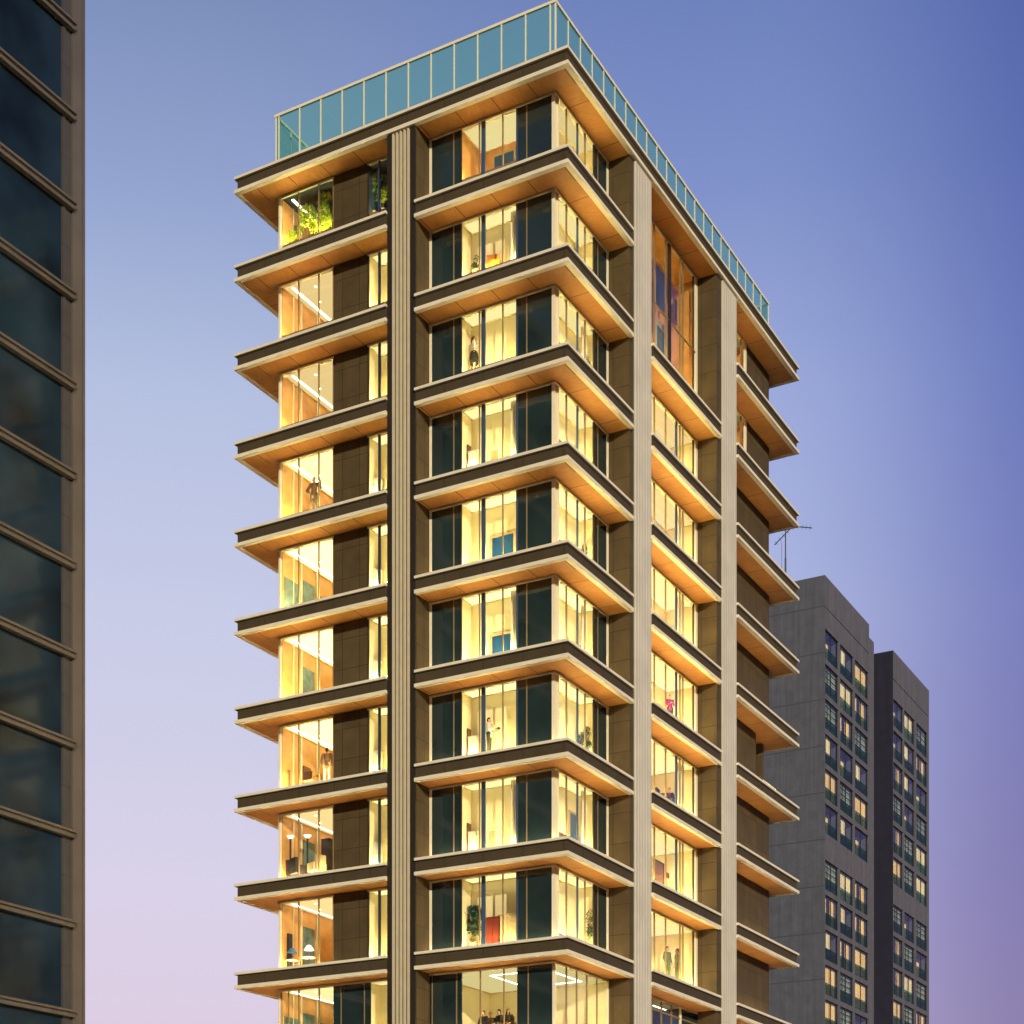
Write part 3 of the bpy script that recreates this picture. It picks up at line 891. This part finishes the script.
ORD = ['top', 'second storey from the top', 'third storey from the top', 'fourth storey from the top', 'fifth storey from the top',
       'sixth storey from the top', 'seventh storey from the top', 'eighth storey from the top']
for f in (3, 4, 5, 6, 7):
    p_ = px_y(375, f)
    cabinet(p_, .62, 1.05+.1*(f-5), M['white'], 'pale cabinet in the narrow window beside the ribbed pilaster, '+ORD[f])
for f in (3, 6, 7):
    p_ = px_y(465, f, YP+.2)
    cabinet(p_, .50, 1.45+.05*(f-5), M['brown'], 'tall brown cabinet at the left of the corner window, '+ORD[f], 'tall_cabinet', d=.3)
    p_ = px_y(474, f)
    cabinet(p_, .52, .98+.04*(f-5), M['white'], 'low white cabinet beside the brown one in the corner window, '+ORD[f], d=.3)
p_ = px_y(494, 8, YP+.2); cabinet(p_, .9, 1.5, M['red'], 'red cabinet in the corner window, second storey from the bottom', 'tall_cabinet', d=.3)
p_ = px_y(509, 8, YP+.2); cabinet(p_, 1.0, 1.55, M['tan'], 'pale tan cabinet right of the red one in the corner window', 'tall_cabinet', d=.3)
p_ = px_x(592.5, 8); cabinet(p_, .35, 1.3, M['red'], 'small red cabinet beside the dark plant in the right-hand corner window', axis='y', d=.3, doors=1)
p_ = px_y(286.5, 8, YP+.1); cabinet(p_, .5, 1.9, M['dark'], 'dark tall cabinet at the left edge of the window with table lamps', 'tall_cabinet', d=.35)
p_ = px_y(327, 7, YP+.6); cabinet(p_, .5, 2.0, M['dark'], 'dark tall cabinet at the right of the window with floor lamps', 'tall_cabinet', d=.35)

# framed panels on the walls
def panel(name, c, w, h, axis, frame_mat, in_mat, label, cat, fw=.06, group='panels and pictures on the room walls'):
    t = empty(name, c); tag(t, label, cat, group)
    bm = bmesh.new()
    def bx(a, b_, z0, z1, d0, d1):
        if axis == 'x': box(bm, a, b_, -d1, -d0, z0, z1)
        else: box(bm, d0, d1, a, b_, z0, z1)
    bx(-w/2, w/2, 0, fw, 0, .05); bx(-w/2, w/2, h-fw, h, 0, .05); bx(-w/2, -w/2+fw, fw, h-fw, 0, .05); bx(w/2-fw, w/2, fw, h-fw, 0, .05)
    obj('frame', bm, frame_mat, t)
    bm = bmesh.new(); bx(-w/2+fw, w/2-fw, fw, h-fw, .002, .03); obj('inner_panel', bm, in_mat, t)
    return t
def panel_px_y(px0, px1, y_top, y_bot, y, *a, **k):
    A_, B_ = at_px(px0, y, y_top), at_px(px1, y, y_top); Cc = at_px((px0+px1)/2, y, y_bot)
    Ct = at_px((px0+px1)/2, y, y_top)
    return panel(k.pop('name'), ((A_.x+B_.x)/2, y, Cc.z), B_.x-A_.x, Ct.z-Cc.z, 'x', *a, **k)
def panel_px_x(px0, px1, y_top, y_bot, x, *a, **k):
    b0, b1 = on_x(px0, x), on_x(px1, x); bm_ = (b0+b1)/2
    dep = -(x-CAM[0])*st + (bm_-CAM[1])*ct
    z0, z1 = EYE+(HOR-y_bot)*dep/FPX, EYE+(HOR-y_top)*dep/FPX
    return panel(k.pop('name'), (x, bm_, z0), b1-b0, z1-z0, 'y', *a, **k)
yb = 2.41
for f, ty in ((4, 536), (5, 635)):
    panel_px_y(490, 516.5, ty-3, ty+30, yb, M['tan'], M['navy'], name='wall_cabinet', label='blue-fronted wall cabinet in the corner window, '+ORD[f], cat='cabinet', fw=.14)
panel_px_y(493, 516, 152, 182, 3.39, M['tan'], M['navy'], name='wall_cabinet', label='blue-fronted wall cabinet in the orange-lit top corner window', cat='cabinet', fw=.10)
panel_px_x(568.5, 576.5, 812, 850, -2.39, M['tan'], M['navy'], name='wall_cabinet', label='blue-fronted wall cabinet in the right-hand corner window, eighth storey from the top', cat='cabinet', fw=.10)
panel_px_y(487, 497, 829, 848, yb, M['frame'], M['tan'], name='picture_frame', label='cream framed yellow picture low in the corner window, eighth storey from the top', cat='picture', fw=.10)
panel_px_y(489, 500, 449, 465, yb, M['frame'], M['tan'], name='picture_frame', label='pale framed picture low in the corner window, fourth storey from the top', cat='picture', fw=.08)
panel_px_y(283, 290, 771, 790, G+.5, M['brown'], M['tan'], name='picture_frame', label='thin brown frame low in the left window, seventh storey from the top', cat='picture', fw=.05)
panel_px_x(653, 663.5, 861, 884, -2.0, M['dark'], M['brown'], name='picture_frame', label='large dark framed picture in the middle window, eighth storey from the top', cat='picture', fw=.10)
panel_px_x(666, 668.5, 873, 878, -2.0, M['red'], M['red'], name='picture_frame', label='small red plaque beside the dark framed picture in the middle window', cat='picture', fw=.04)
panel_px_x(654.5, 665, 268, 312, -2.6, M['tan'], M['navy'], name='blue_wall_screen', label='tall deep blue screen in the double-height middle window', cat='screen', fw=.08)
panel_px_x(653.5, 666.5, 322, 362, -2.1, M['tan'], M['teal'], name='teal_wall_screen', label='pale teal screen under the transom of the double-height middle window', cat='screen', fw=.35)
panel_px_x(673, 681, 301, 326, -2.5, M['brown'], M['dark'], name='dark_wall_screen', label='dark brown screen in the double-height middle window, right of the blue one', cat='screen', fw=.10)

# lamps
def table_lamp(loc, label, shade, tall=.62):
    t = empty('table_lamp', loc); tag(t, label, 'lamp', 'table lamps in the left window')
    bm = bmesh.new(); lathe(bm, [(.10, 0), (.10, .02), (.03, .05), (.05, .18), (.02, .30), (.015, tall-.2)], 12); obj('base', bm, M['brown'], t)
    bm = bmesh.new(); lathe(bm, [(.27, tall-.25), (.10, tall)], 18); obj('lamp_shade', bm, shade, t)
def floor_lamp(loc, label, h=2.25):
    t = empty('floor_lamp', loc); tag(t, label, 'lamp', 'tall floor lamps in the left window')
    bm = bmesh.new(); lathe(bm, [(.16, 0), (.16, .03), (.05, .06), (.045, h-.2), (.07, h-.16)], 12); obj('stand', bm, M['dark'], t)
    bm = bmesh.new(); lathe(bm, [(.07, h-.16), (.20, h-.02), (.20, h)], 14); obj('lamp_shade', bm, M['shade_white'], t)
def small_table(loc, label, h=.75, r=.35):
    t = empty('round_table', loc); tag(t, label, 'table', 'small round tables in the left window')
    bm = bmesh.new(); lathe(bm, [(r, h-.03), (r, h)], 20); obj('table_top', bm, M['white'], t)
    bm = bmesh.new(); lathe(bm, [(.2, 0), (.2, .02), (.03, .05), (.03, h-.03)], 12); obj('leg', bm, M['dark'], t)
p_ = px_y(309, 8, YP); small_table(p_, 'round white table under the lit white table lamp', .55); table_lamp((p_[0], p_[1], p_[2]+.551), 'lit white-shaded table lamp in the left window', M['shade_white'])
p_ = px_y(292, 8, YP); small_table(p_, 'round white table under the blue table lamp', .50); table_lamp((p_[0], p_[1], p_[2]+.501), 'unlit blue-shaded table lamp in the left window', M['shade_blue'])
floor_lamp(px_y(290.5, 7, YP+.1), 'left one of two tall dark floor lamps in the left window', 2.3)
floor_lamp(px_y(307.5, 7, YP+.1), 'right one of two tall dark floor lamps in the left window', 2.2)

def armchair(loc, rz, mat, label, name='armchair', s=1.0):
    t = empty(name, loc, rz); tag(t, label, 'chair', 'chairs behind the windows'); 
    bm = bmesh.new(); box(bm, -.30*s, .30*s, -.30, .28, .22, .45); q = obj('seat', bm, mat, t)
    bm = bmesh.new(); prism(bm, [(-.32*s, .28), (.32*s, .28), (.28*s, .40), (-.28*s, .40)], .22, 1.02); obj('backrest', bm, mat, t)
    for k in (-1, 1):
        bm = bmesh.new(); box(bm, k*.31*s, k*.40*s, -.30, .27, .22, .64); obj('armrest', bm, mat, t)
        for yy in (-.24, .22):
            bm = bmesh.new(); tube(bm, (k*.27*s, yy, 0), (k*.27*s, yy, .22), .02, .028, 7); obj('leg', bm, M['brown'], t)
    return t
armchair(px_y(290, 7, YP+.25), R(200), M['dark'], 'dark armchair at the left end of the window with floor lamps')
armchair(px_y(299, 7, YP), R(160), M['dark'], 'dark armchair between the two floor lamps')
armchair(px_y(317, 7, YP), R(250), M['tan'], 'pale armchair right of the floor lamps')
armchair(px_y(492, 1, YP), R(20), M['orange'], 'orange armchair in the corner window, second storey from the top')
armchair(px_y(312, 6, YP), R(90), M['brown'], 'brown armchair left of the man seen from behind')
armchair(px_x(663.5, 6), R(100), M['dark'], 'dark armchair in the middle window, seventh storey from the top')

# ---- people
def capsule(bm, p0, r0, p1, r1):
    p0, p1 = Vector(p0), Vector(p1)
    if (p1-p0).length > 1e-4: tube(bm, p0, p1, r0, r1, 12)
    ball(bm, p0, r0, seg=12); ball(bm, p1, r1, seg=12)

def fuse(bm, mat, vox, name):
    me = mesh_of('tmp', bm, mat)
    o = bpy.data.objects.new('tmp', me); C.objects.link(o)
    md = o.modifiers.new('r', 'REMESH'); md.mode = 'VOXEL'; md.voxel_size = vox; md.use_smooth_shade = True
    sm = o.modifiers.new('s', 'SMOOTH'); sm.iterations = 3; sm.factor = .5
    dg = bpy.context.evaluated_depsgraph_get()
    ev = o.evaluated_get(dg)
    out = bpy.data.meshes.new_from_object(ev)
    out.name = name
    bpy.data.objects.remove(o); bpy.data.meshes.remove(me)
    if not out.materials: out.materials.append(mat)
    return out

SKIN = [simple('skin_light', lin((222, 172, 138)), .55, 0, .05), simple('skin_tan', lin((186, 130, 96)), .55, 0, .05)]
CLOTH = {}
def cloth(rgb):
    if rgb not in CLOTH: CLOTH[rgb] = simple('woven_cloth', lin(rgb), .85, 0, .18, 5)
    return CLOTH[rgb]

def person(loc, facing, label, top, bottom, hair, pose='stand', style='trousers', hairlen='short', skin=0, height=1.75, extra=None, group=None, tie=None, jacket=False):
    """local +Y is ahead, x to the person's right is +x; fingers and face are part of the one body mesh"""
    s = height/1.75
    t_z = 0.0
    seated = pose == 'sit'
    hz = .50 if seated else .93
    dz = hz-.93
    def up(x, y, z): return Vector((x, y, z+dz))
    P = {}
    for k, sx_ in (('l', -1), ('r', 1)):
        P['sh'+k] = up(sx_*.185, -.01, 1.42); P['hip'+k] = up(sx_*.095, 0, .93)
        if seated: P['kn'+k] = Vector((sx_*.13, .42, .50)); P['an'+k] = Vector((sx_*.13, .44, .09))
        elif pose == 'walk': P['kn'+k] = Vector((sx_*.10, .06*sx_+.02, .50)); P['an'+k] = Vector((sx_*.10, .14*sx_-.04, .09))
        else: P['kn'+k] = Vector((sx_*.11, .02, .50)); P['an'+k] = Vector((sx_*.12, -.02, .09))
        P['el'+k] = up(sx_*.26, -.03, 1.14); P['wr'+k] = up(sx_*.25, .07, .90)
    if pose == 'hip':
        P['elr'] = up(.42, -.05, 1.17); P['wrr'] = up(.19, .05, 1.02)
        P['ell'] = up(-.36, .02, 1.18); P['wrl'] = up(-.42, .12, 1.38)
    if pose == 'hold':
        for k, sx_ in (('l', -1), ('r', 1)): P['el'+k] = up(sx_*.24, .04, 1.14); P['wr'+k] = up(sx_*.12, .30, 1.16)
    if pose == 'chest':
        for k, sx_ in (('l', -1), ('r', 1)): P['el'+k] = up(sx_*.25, .03, 1.14); P['wr'+k] = up(sx_*.08, .20, 1.32)
    if pose == 'sit':
        for k, sx_ in (('l', -1), ('r', 1)): P['el'+k] = up(sx_*.25, .06, 1.16); P['wr'+k] = up(sx_*.12, .28, 1.06)
    head = up(0, .02, 1.635)
    bm = bmesh.new()
    # torso, neck, head
    capsule(bm, up(0, 0, .96), .135, up(0, 0, 1.12), .115); capsule(bm, up(0, 0, 1.12), .115, up(0, 0, 1.33), .135)
    for sx_ in (-1, 1):
        capsule(bm, up(0, 0, 1.36), .10, up(sx_*.14, -.01, 1.40), .075); capsule(bm, up(sx_*.05, 0, .95), .12, up(sx_*.09, 0, .92), .105)
    capsule(bm, up(0, -.01, 1.40), .062, up(0, .005, 1.54), .055)
    ball(bm, head+Vector((0, -.01, .02)), .076, .096, .105, 16); ball(bm, head+Vector((0, .03, -.055)), .055, .06, .06, 12)
    capsule(bm, head+Vector((0, .085, .012)), .010, head+Vector((0, .105, -.018)), .015)          # nose
    capsule(bm, head+Vector((-.02, .082, -.058)), .009, head+Vector((.02, .082, -.058)), .009)    # mouth
    capsule(bm, head+Vector((-.04, .078, .036)), .010, head+Vector((.04, .078, .036)), .010)      # brow
    for sx_ in (-1, 1): ball(bm, head+Vector((sx_*.078, -.01, -.005)), .014, .024, .034, 8)      # ears
    for k, sx_ in (('l', -1), ('r', 1)):
        capsule(bm, P['sh'+k], .058, P['el'+k], .042); capsule(bm, P['el'+k], .042, P['wr'+k], .028)
        d = (P['wr'+k]-P['el'+k]).normalized()
        side = d.cross(Vector((sx_, .2, .1))).normalized(); nrm = d.cross(side).normalized()
        pc = P['wr'+k]+d*.055
        capsule(bm, P['wr'+k], .028, pc, .032)
        for i, (off_, ln) in enumerate(((-.030, .070), (-.010, .080), (.010, .076), (.030, .060))):
            b0 = pc+side*off_+d*.02; m_ = b0+d*ln*.55+nrm*.006; e_ = b0+d*ln*.9+nrm*.035
            capsule(bm, b0, .0105, m_, .0095); capsule(bm, m_, .0095, e_, .0085)
        th0 = P['wr'+k]+d*.03-side*.025; th1 = th0+d*.035-side*.03; capsule(bm, th0, .014, th1, .011); capsule(bm, th1, .011, th1+d*.028+nrm*.01, .009)
        capsule(bm, P['hip'+k], .088, P['kn'+k], .058); capsule(bm, P['kn'+k], .056, P['an'+k], .036)
        a = P['an'+k]; capsule(bm, a+Vector((0, -.03, -.045)), .036, a+Vector((0, .14, -.055)), .030)
    body = fuse(bm, SKIN[skin], .0085, 'person_body')
    # clothing
    def clothing(name, fn, mat, vox=.012):
        b2 = bmesh.new(); fn(b2); me = fuse(b2, mat, vox, name); q = link(name, me, o); return q
    o = link('person', body, None, loc); o.rotation_euler.z = facing; o.scale = (s, s, s)
    tag(o, label, 'person', group)
    def shirt(b2):
        e = .02 if jacket else .012
        low = .86 if jacket else .96
        capsule(b2, up(0, 0, low), .145+e, up(0, 0, 1.12), .12+e); capsule(b2, up(0, 0, 1.12), .12+e, up(0, 0, 1.33), .138+e)
        for sx_ in (-1, 1): capsule(b2, up(0, -.005, 1.36), .10+e, up(sx_*.15, -.01, 1.405), .072+e)
        for k in 'lr':
            w_ = P['wr'+k].lerp(P['el'+k], .12)
            capsule(b2, P['sh'+k], .062+e, P['el'+k], .048+e); capsule(b2, P['el'+k], .047+e, w_, .036+e)
    clothing('jacket' if jacket else 'shirt', shirt, top)
    if style == 'trousers':
        def tr(b2):
            for k, sx_ in (('l', -1), ('r', 1)):
                capsule(b2, up(sx_*.06, 0, .97), .13, P['hip'+k], .115); capsule(b2, P['hip'+k], .108, P['kn'+k], .078); capsule(b2, P['kn'+k], .076, P['an'+k]+Vector((0, 0, .0)), .058)
        clothing('trousers', tr, bottom)
    else:
        def sk(b2):
            lathe(b2, [(.14, 1.05+dz), (.20, .92+dz), (.215, .75+dz), (.20, .46+dz), (.18, .46+dz)], 20)
        clothing('skirt', sk, bottom)
    def sh(b2):
        for k in 'lr':
            a = P['an'+k]; capsule(b2, a+Vector((0, -.035, -.050)), .040, a+Vector((0, .15, -.058)), .032)
    clothing('shoes', sh, cloth((30, 26, 24)))
    def hr(b2):
        h0 = head+Vector((0, -.022, .038))
        ball(b2, h0, .084, .098, .098, 16)
        if hairlen == 'long':
            capsule(b2, h0+Vector((0, -.05, -.03)), .085, h0+Vector((0, -.085, -.30)), .07)
            for sx_ in (-1, 1): capsule(b2, h0+Vector((sx_*.07, -.02, -.03)), .03, h0+Vector((sx_*.085, -.03, -.24)), .028)
        elif hairlen == 'curly':
            for i in range(9):
                a = i*.7; ball(b2, h0+Vector((math.cos(a)*.07, -.03+math.sin(a)*.05, .02+.04*math.sin(i*2.1))), .055, seg=8)
        else:
            capsule(b2, h0+Vector((0, -.05, -.04)), .06, h0+Vector((0, -.055, -.085)), .045)
    clothing('hair', hr, cloth(hair), .01)
    for sx_ in (-1, 1):
        b2 = bmesh.new(); ball(b2, head+Vector((sx_*.030, .078, .012)), .010, .008, .007, 8); obj('eye', b2, M['dark'], o)
    if tie:
        b2 = bmesh.new(); yv = .138+.022
        prism(b2, [(-.022, 0), (.022, 0), (.03, .012), (-.03, .012)], 0, .01)
        b2.free(); b2 = bmesh.new()
        pts = [(0, yv-.05, 1.46+dz), (-.025, yv-.025, 1.44+dz), (-.038, yv+.004, 1.12+dz), (0, yv+.004, 1.07+dz), (.038, yv+.004, 1.12+dz), (.025, yv-.025, 1.44+dz)]
        fr_ = [b2.verts.new(v) for v in pts]; bk = [b2.verts.new((v[0], v[1]-.02, v[2])) for v in pts]
        b2.faces.new(fr_); b2.faces.new(bk[::-1])
        for i in range(6): b2.faces.new((fr_[i], fr_[(i+1)%6], bk[(i+1)%6], bk[i]))
        obj('tie', b2, tie, o)
    return o

W_ = cloth((226, 222, 214))
person(px_y(474, 2), R(-60), 'person in white blouse and black skirt with long brown hair, in the corner window', W_, cloth((34, 32, 30)), (92, 58, 36), 'chest', 'skirt', 'long', 0, 1.82)
person(px_y(314, 3, YP), R(188), 'person in dark brown suit with one hand on the hip, left window', cloth((88, 70, 52)), cloth((80, 64, 50)), (40, 28, 20), 'hip', skin=1, height=1.82, tie=cloth((130, 40, 36)), jacket=True)
m_ = person(px_y(489, 6), R(-75), 'person in white shirt, tie and dark trousers holding a tablet, corner window', W_, cloth((52, 50, 46)), (40, 30, 24), 'hold', height=1.80, tie=cloth((40, 44, 60)))
bm = bmesh.new(); box(bm, -.14, .14, -.10, .10, -.008, .008); 
tb = obj('tablet', bm, M['dark']); tb.location = m_.matrix_basis @ Vector((0, .44, 1.215)); tb.rotation_euler = (R(14), 0, R(-75))
tag(tb, 'dark tablet held by the person in the white shirt and tie', 'tablet')
person(px_y(327, 6, YP), R(20), 'person in brown jacket and pale trousers seen from behind, left window', cloth((116, 84, 56)), cloth((186, 180, 160)), (50, 34, 24), 'stand', skin=1, height=1.80, jacket=True)
person(px_x(670, 5), R(-130), 'person in a bright magenta top with short dark hair, in the middle window', cloth((160, 34, 108)), cloth((60, 50, 50)), (36, 26, 22), 'hold', height=1.62)
person(px_x(669.3, 6, -G-.55), R(-150), 'person in dark red clothes sitting in the middle window, beside the dark armchair', cloth((120, 60, 40)), cloth((50, 40, 44)), (40, 28, 24), 'sit', height=1.7)
armchair((-G-.55, on_x(669.3, -G-.55), zfloor(6, 'x1')), R(30), M['brown'], 'brown armchair under the seated person in the middle window')
person(px_x(667.5, 8), R(-110), 'person in olive coat with curly hair, left one of the couple', cloth((92, 104, 44)), cloth((70, 82, 40)), (34, 24, 20), 'stand', 'trousers', 'curly', 0, 1.74)
person((-G-.62, on_x(677.5, -G-.62), zfloor(8, 'x1')), R(100), 'person in olive jacket seen from behind, right one of the couple', cloth((110, 104, 50)), cloth((96, 92, 52)), (70, 44, 28), 'stand', skin=1, height=1.94, jacket=True)
for i, (px, yy, fc, hr_, cl, lb) in enumerate((
      (483.5, G+.75, 170, (36, 28, 22), (54, 48, 42), 'person in dark coat, first from the left in the bottom corner window'),
      (490.5, G+1.25, 200, (70, 52, 36), (66, 58, 48), 'brown-haired person sitting lower, second from the left in the bottom corner window'),
      (499, G+.80, 150, (40, 30, 24), (60, 56, 52), 'person in grey coat, third from the left in the bottom corner window'),
      (508, G+.85, 210, (28, 22, 20), (56, 50, 36), 'long-haired person in olive coat, rightmost in the bottom corner window'))):
    pl = px_y(px, 9, yy)
    person(pl, R(fc), lb, cloth(cl), cloth((44, 42, 44)), hr_, 'sit', hairlen='long' if i == 3 else 'short', height=1.78, skin=i % 2)
    armchair(pl, R(fc-180), M['brown'], 'brown chair under the '+['first', 'second', 'third', 'rightmost'][i]+' person in the bottom corner window')

# ------------------------------------------------------------------ sky, sun, camera
w = bpy.data.worlds.new('World'); S.world = w; w.use_nodes = True
nt = NT(w.node_tree); nt.n.clear()
tc = nt.node('ShaderNodeTexCoord')
vec = tc.outputs['Generated']
def dot(v):
    n = nt.node('ShaderNodeVectorMath', operation='DOT_PRODUCT'); nt.l.new(vec, n.inputs[0]); n.inputs[1].default_value = v
    return n.outputs['Value']
sx = dot((ct, st, 0)); sf = dot((-st, ct, 0)); szz = dot((0, 0, 1))
def ramp(fac, stops):
    n = nt.node('ShaderNodeValToRGB'); nt.l.new(fac, n.inputs[0])
    e = n.color_ramp.elements
    while len(e) < len(stops): e.new(.5)
    for el, (p_, c) in zip(e, stops): el.position = p_; el.color = lin(c)
    return n.outputs[0]
left_ = ramp(szz, [(0, (206, 182, 206)), (.15, (222, 204, 226)), (.225, (219, 210, 232)), (.36, (202, 205, 232)), (.46, (183, 194, 226)), (.53, (150, 167, 209)), (.61, (120, 139, 184)), (.8, (84, 106, 160)), (1, (60, 80, 140))])
right_ = ramp(szz, [(0, (128, 110, 160)), (.15, (138, 123, 172)), (.225, (129, 120, 176)), (.36, (116, 121, 186)), (.46, (96, 111, 184)), (.60, (66, 83, 160)), (.8, (54, 72, 142)), (1, (46, 64, 128))])
mid_ = ramp(szz, [(0, (190, 174, 212)), (.15, (196, 184, 222)), (.225, (190, 186, 228)), (.36, (180, 188, 229)), (.46, (160, 173, 221)), (.54, (128, 146, 202)), (.62, (104, 124, 186)), (.8, (76, 96, 156)), (1, (56, 76, 138))])
f1 = nt.node('ShaderNodeMapRange', interpolation_type='SMOOTHSTEP'); nt.l.new(sx, f1.inputs[0])
for i, v in enumerate((-.16, .10, 0, 1)): f1.inputs[i+1].default_value = v
f2 = nt.node('ShaderNodeMapRange', interpolation_type='SMOOTHSTEP'); nt.l.new(sx, f2.inputs[0])
for i, v in enumerate((.11, .30, 0, 1)): f2.inputs[i+1].default_value = v
col = nt.mix(f2.outputs[0], nt.mix(f1.outputs[0], left_, mid_), right_)
# dimmer, bluer sky away from the afterglow
f3 = nt.maprange(sf, -.2, .7, 0, 1)
behind = ramp(szz, [(0, (120, 104, 96)), (.2, (112, 112, 128)), (.6, (74, 88, 122)), (1, (50, 66, 120))])
col = nt.mix(f3, behind, col)
bg = nt.node('ShaderNodeBackground'); nt.l.new(col, bg.inputs[0]); bg.inputs[1].default_value = .96
SUN_EL, SUN_AZ = R(13), None
sd = Vector((.72, -.69, 0)).normalized()           # towards the sun
sky = nt.node('ShaderNodeTexSky', sky_type='NISHITA'); sky.sun_disc = False
sky.sun_elevation = SUN_EL; sky.sun_rotation = math.atan2(sd.x, sd.y)
bg2 = nt.node('ShaderNodeBackground'); nt.l.new(sky.outputs[0], bg2.inputs[0]); bg2.inputs[1].default_value = .006
add = nt.node('ShaderNodeAddShader'); nt.l.new(bg.outputs[0], add.inputs[0]); nt.l.new(bg2.outputs[0], add.inputs[1])
out = nt.node('ShaderNodeOutputWorld'); nt.l.new(add.outputs[0], out.inputs[0])

ld = bpy.data.lights.new('sun', 'SUN'); ld.energy = 3.4; ld.angle = R(.6); ld.color = (1, .88, .68)
lo = bpy.data.objects.new('sun', ld); C.objects.link(lo)
tosun = Vector((sd.x*math.cos(SUN_EL), sd.y*math.cos(SUN_EL), math.sin(SUN_EL)))
lo.rotation_euler = tosun.to_track_quat('Z', 'Y').to_euler(); lo.location = (60, -60, 90)

cd = bpy.data.cameras.new('camera'); cam = bpy.data.objects.new('camera', cd); C.objects.link(cam)
cam.location = (CAM[0], CAM[1], EYE); cam.rotation_euler = (R(90), 0, TH)
cd.sensor_fit = 'HORIZONTAL'; cd.sensor_width = 36; cd.lens = FPX/1024*36
cd.shift_y = (HOR-512)/1024; cd.clip_end = 6000; cd.clip_start = .5
S.camera = cam
S.view_settings.view_transform = 'Standard'; S.view_settings.look = 'None'
S.view_settings.exposure = 0; S.view_settings.gamma = 1
S.render.engine = 'CYCLES'
cy = S.cycles
cy.use_denoising = True
cy.max_bounces = 8; cy.diffuse_bounces = 4; cy.glossy_bounces = 4; cy.transparent_max_bounces = 16
cy.caustics_reflective = False; cy.caustics_refractive = False
cy.sample_clamp_indirect = 6
